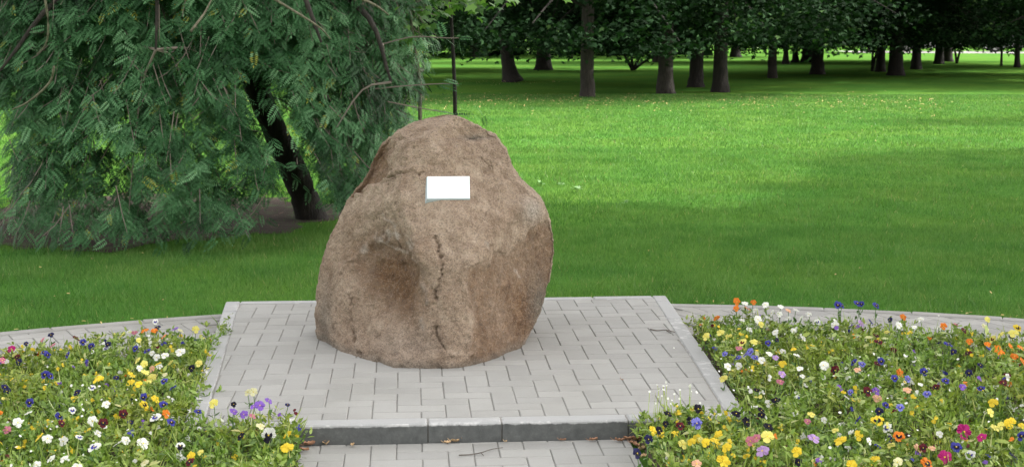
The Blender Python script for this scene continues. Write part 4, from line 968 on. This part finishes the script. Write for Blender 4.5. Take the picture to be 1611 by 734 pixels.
park_tree(806, 129, 21, 'dark leaning tree trunk with flared foot, leftmost of the park trees', lean=.30, flare=1.8)
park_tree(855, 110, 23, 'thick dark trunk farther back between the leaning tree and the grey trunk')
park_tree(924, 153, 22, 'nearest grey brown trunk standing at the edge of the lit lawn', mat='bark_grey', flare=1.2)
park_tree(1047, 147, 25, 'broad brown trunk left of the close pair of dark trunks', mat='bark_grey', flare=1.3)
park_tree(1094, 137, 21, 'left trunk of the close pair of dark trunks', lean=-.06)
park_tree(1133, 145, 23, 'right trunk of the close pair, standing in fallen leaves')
park_tree(1157, 90, 15, 'far dark trunk showing just right of the close pair')
park_tree(1215, 123, 14, 'slender trunk with pale patch right of the middle of the park', mat='bark_grey', flare=1.2, sc=.8)
park_tree(1236, 101, 7, 'thin curved trunk, left of two small ones in front of the sunny strip', sc=.5, flare=2.2)
park_tree(1251, 98, 7, 'thin straight trunk, right of two small ones in front of the sunny strip', sc=.5, flare=2.2)
park_tree(1286, 117, 19, 'stout dark trunk overlapping another before the bright far lawn')
park_tree(1270, 98, 17, 'dark trunk half hidden behind the stout dark trunk')
park_tree(1385, 113, 13, 'reddish scarred slim trunk beside a thicker dark one', sc=.7)
park_tree(1409, 119, 21, 'thick dark trunk with widened foot in the right part of the park')
park_tree(1441, 109, 14, 'dark upright trunk right of the thick one with widened foot')
park_tree(1477, 101, 13, 'dark trunk in front of a paler brown one at the right')
park_tree(1491, 97, 13, 'paler brown trunk behind a dark one at the right', mat='bark_grey')
park_tree(1600, 106, 8, 'thin dark trunk at the far right in front of the parked cars', sc=.7)
park_tree(1369, 83, 9, 'small far brown trunk on the sunny strip', mat='bark_grey', sc=.6)
park_tree(1032, 98, 10, 'grey thin trunk far behind the broad brown trunk', mat='bark_grey', sc=.7)
park_tree(745, 90, 11, 'far dark trunk at the wood edge left of the leaning tree')
park_tree(668, 92, 9, 'far dark trunk at the wood edge behind the sapling')
park_tree(1700, 118, 20, 'park tree just beyond the right edge of the view, its boughs reaching in')
park_tree(1790, 135, 20, 'park tree beyond the right edge of the view, nearer than the others')  # unseen tree, added so its crown shades the row
park_tree(1850, 105, 20, 'park tree far beyond the right edge of the view')  # also unseen, added to deepen shade on the crowns in view
park_tree(560, 118, 22, 'park tree hidden behind the weeping tree')
park_tree(420, 100, 22, 'second park tree hidden behind the weeping tree')
park_tree(250, 110, 20, 'third park tree hidden behind the weeping tree')
# leafy bushes
def bush(px_, py_, w_, h_, z0, label, leafm, n, ls, stems, name='bush', seed=0, K=26):
    x, y = inv(px_, py_, 0); t = bpy.data.objects.new(name, None); C.objects.link(t); t.location = (x, y, 0); tag(t, label, 'bush')
    rg = np.random.default_rng(seed+int(px_)); cl = np.stack([rg.uniform(-w_, w_, K), rg.uniform(-w_*.6, w_*.6, K), z0+rg.random(K)*h_], -1)
    k = rg.integers(0, K, n); c_ = cl[k]+rg.normal(size=(n, 3))*np.array([w_*.2, w_*.2, .09+h_*.03])
    v_, f_, a_ = leaves(c_, rg.normal(size=(n, 3))*np.array([1, 1, .4]), rg.normal(size=(n, 3))*.4+np.array([0, -.1, 1.]), rg.uniform(.7, 1.2, n)*ls, MAPLE); link('foliage', mesh('foliage', v_, f_, G[leafm], a_), t)
    for s_ in stems:
        v, f = tube(curve([(0, 0, 0), (s_[0]*.5, 0, s_[1]*.5+.05), (s_[0], 0, s_[1])], 8), list(np.linspace(.06, .03, 8)), 7); link('stem', mesh('stem', v, f, G['bark'], smooth=True), t)
bush(995, 111, 1.5, 1.7, .75, 'spreading bush with several dark stems between the grey and the broad brown trunk', 'maple', 1100, .17, [(-.7, 1.2), (-.1, 1.5), (.6, 1.0), (1.1, .7)])
bush(1372, 112, .75, .9, 1.0, 'leafy low bough cluster before the sunny strip beside the reddish trunk', 'maple', 420, .15, [(0, 1.2), (.3, 1.4)])
bush(1505, 100, 1.1, 1.2, .75, 'dark low bush in front of the white cars', 'maple', 600, .17, [(-.2, 1.1), (.3, 1.2)])
bush(1575, 104, .9, 1.4, .6, 'dark hanging bush before the pale road at the far right', 'maple', 420, .17, [(0, 1.1)])
bush(770, 89, 2.2, .9, .3, 'light green bush glowing at the wood edge left of the leaning trunk', 'lime', 900, .22, [(0, .5)])  # sunlight on this bush is put into a paler leaf colour
bush(682, 89, 1.6, 1.6, .3, 'yellow green shrub at the wood edge behind the sapling', 'lime', 700, .22, [(0, .5)])  # leaf colour lightened in place of sun falling on it
bush(1016, 80, 3.0, 1.7, .2, 'bright yellow green shrub seen through the dark bush', 'lime', 1800, .25, [(0, .5)])  # sunlit foliage painted by a brighter leaf colour
bush(900, 92, 2.2, 1.2, .3, 'green shrub at the wood edge behind the grey brown trunk', 'lime', 800, .2, [(0, .5)])
bush(1560, 74, 4.0, 3.0, .5, 'rounded light green bush beyond the parked cars', 'lime', 2200, .3, [(0, 1.0)])
bush(1225, 76, 7, 1.0, .1, 'low yellow green hedge along the sunny strip', 'lime', 3000, .25, [(0, .5)], 'hedge')
bush(1310, 66, 3, 2.6, .8, 'pale yellow green shrub behind the far lawn', 'lime', 1200, .3, [(0, .8)])
# far wood closing the view
def wood(x0, x1, y0, y1, h, n, seed, label, zc=0.0):
    rg = np.random.default_rng(seed); x = rg.uniform(x0, x1, n); y = y0+(y1-y0)*rg.random(n)**1.3; z = zc+rg.random(n)*h
    c_ = np.stack([x, y, z], -1); k = noise3(c_*np.array([.35, .35, .5])) > -.16; c_ = c_[k]; n = len(c_)
    v_, f_, a_ = leaves(c_, unit(n, rg), unit(n, rg)+np.array([0, -.5, .6]), rg.uniform(.5, 1.1, n), CLUMP, np.clip(.35+rg.normal(size=n)*.2+.4*noise3(c_*.4), 0, 1))
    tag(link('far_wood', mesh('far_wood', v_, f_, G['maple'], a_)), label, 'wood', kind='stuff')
wood(-50, 11.5, 84, 92, 14, 20000, 51, 'dark dense wood closing the view behind the left part of the lawn')
wood(-70, 95, 128, 140, 22, 30000, 52, 'dark distant wood behind the sunny strip and the road')
# road, kerb strip, cars and post in the far right
def road():
    P_ = [(22, 93), (60, 84), (61, 92), (22, 101)]
    m, nt, bs = newmat('pale_asphalt'); nt.links.new(ramp(nt, noise_node(nt, 2, 5, pos(nt)), [(.3, (.20, .195, .19)), (.7, (.27, .26, .25))]), bs.inputs['Base Color']); bs.inputs['Roughness'].default_value = .85
    tag(link('park_road', mesh('park_road', [(x, y, .012) for x, y in P_], [(0, 1, 2, 3)], m)), kind='structure')
road()
G['carw'] = plain('white_paint', (.78, .79, .80), .25); G['glass'] = plain('dark_glass', (.03, .035, .04), .08); G['tyre'] = plain('tyre_rubber', (.02, .02, .02), .8); G['rim'] = plain('wheel_rim', (.45, .45, .46), .3, .8)
G['cars'] = plain('silver_paint', (.55, .56, .58), .25, .5); G['lampg'] = plain('lamp_glass', (.7, .7, .68), .1); G['red'] = plain('tail_red', (.45, .02, .02), .2)
def car(x, y, rot, mat, label):
    t = bpy.data.objects.new('parked_car', None); C.objects.link(t); t.location = (x, y, .012); t.rotation_euler = (0, 0, rot); tag(t, label, 'car', 'cars parked along the far road')
    side = [(-2.15, .35), (-2.2, .62), (-2.1, .92), (-1.75, 1.0), (-1.35, 1.42), (-.9, 1.5), (.35, 1.48), (.75, 1.4), (1.25, 1.0), (1.95, .88), (2.2, .68), (2.2, .38), (2.1, .25), (-2.05, .25)]
    V_ = []; n = len(side)
    for sy, ins in ((-.86, 0), (.86, 0)):
        for a, b in side: V_.append((a, sy*(1-max(0, b-.95)*.32), b))
    F_ = [(i, (i+1) % n, n+(i+1) % n, n+i) for i in range(n)]+[tuple(range(n-1, -1, -1)), tuple(range(n, 2*n))]
    me = mesh('body', V_, F_, mat); o = link('body', me, t); bv = o.modifiers.new('b', 'BEVEL'); bv.width = .05; bv.segments = 2
    for s_ in (-1, 1):
        for q in ([(-1.25, 1.03), (-1.2, 1.36), (-.35, 1.42), (-.35, 1.03)], [(-.27, 1.03), (-.27, 1.42), (.35, 1.4), (.68, 1.33), (1.0, 1.03)]):
            V2 = []
            for yy in (.0, .02):
                for a, b in q: V2.append((a, s_*(.86*(1-max(0, b-.95)*.32)+yy-.004), b))
            m_ = len(q); link('window', mesh('window', V2, [tuple(range(m_)), tuple(range(m_, 2*m_))]+[(i, (i+1) % m_, m_+(i+1) % m_, m_+i) for i in range(m_)], G['glass']), t)
        for xx in (-1.35, 1.35):
            V2, F2 = tube([(xx, s_*.70, .32), (xx, s_*.90, .32)], [.32, .32], 20); w_ = link('wheel', mesh('wheel', V2, F2, G['tyre']), t)
            V2, F2 = tube([(xx, s_*.895, .32), (xx, s_*.912, .32)], [.2, .18], 14); link('rim', mesh('rim', V2, F2, G['rim']), w_)
        for xx, gm, nm in ((2.2, 'lampg', 'headlight'), (-2.2, 'red', 'tail_light')):
            V2, F2 = tube([(xx-.06, s_*.62, .68), (xx+.03*np.sign(xx), s_*.62, .68)], [.11, .1], 10); link(nm, mesh(nm, V2, F2, G[gm]), t)
car(27.6, 97.5, -.2, G['carw'], 'white car parked on the far road, left one behind the dark low bush')
car(33.0, 96.2, -.2, G['cars'], 'silver car parked between two white ones on the far road')
car(37.2, 95.2, -.2, G['carw'], 'white car parked on the far road at the right edge')
x, y = inv(1238, 84, 0); p = bpy.data.objects.new('wooden_post', None); C.objects.link(p); p.location = (x, y, 0); tag(p, 'pale wooden post with a short crossbar beyond the two thin trunks', 'post')
v, f = prism([(-.06, -.06), (.06, -.06), (.06, .06), (-.06, .06)], 0, 1.1, .01); link('upright', mesh('upright', v, f, G['bark_pale']), p)
v, f = prism([(.065, -.05), (.6, -.05), (.6, .05), (.065, .05)], .98, 1.08, .01); link('crossbar', mesh('crossbar', v, f, G['bark_pale']), p)

# ------------------------------------------------------------------ tall trees beside the viewer that shade the foreground
def shade_tree(gx, gy, zc, rx, ry, rz, n, label, seed):
    k = zc/SUN.z; cx, cy = gx+SUN.x*k, gy+SUN.y*k; rg = np.random.default_rng(seed)
    t = bpy.data.objects.new('tall_tree', None); C.objects.link(t); t.location = (cx, cy, 0); tag(t, label, 'tree')
    link('trunk', trunk_mesh(seed, .28), t)
    v, f = tube([(0, 0, 5.5), (.1, .1, zc)], [.2, .1], 10); link('upper_trunk', mesh('upper_trunk', v, f, G['bark']), t)
    a_ = rg.uniform(0, 2*math.pi, n); q_ = rg.random(n)**.44*(1+.05*np.sin(5*a_+seed)+.04*np.sin(9*a_)); d = np.stack([rx*q_*np.cos(a_), ry*q_*np.sin(a_), zc+rz*rg.uniform(-1, 1, n)*(1-.5*q_)], -1); d += rg.normal(size=d.shape)*.12
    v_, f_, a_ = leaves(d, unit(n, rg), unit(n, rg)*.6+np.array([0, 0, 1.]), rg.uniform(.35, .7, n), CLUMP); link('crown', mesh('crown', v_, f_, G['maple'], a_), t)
shade_tree(-1.5, 7.1, 9.5, 6.8, 6.4, 1.3, 15000, 'tall tree outside the view to the right behind the viewer, shading the platform', 71)
shade_tree(9.0, 14.0, 9.5, 5.7, 6.0, 1.2, 12500, 'tall tree outside the view to the right, shading the right lawn', 72)
shade_tree(13.0, 25.6, 8.0, 6.0, 1.2, .7, 3200, 'tall narrow tree outside the view to the right, throwing a thin band of shade', 73)
tot = sum(len(o.data.polygons) for o in bpy.data.objects if o.type == 'MESH')
print('PAVERS', npv, nrp, 'FLOWERS', nf, 'ROWANQUADS', n_rowan, 'POLYS', tot, 'OBJ', len(bpy.data.objects))
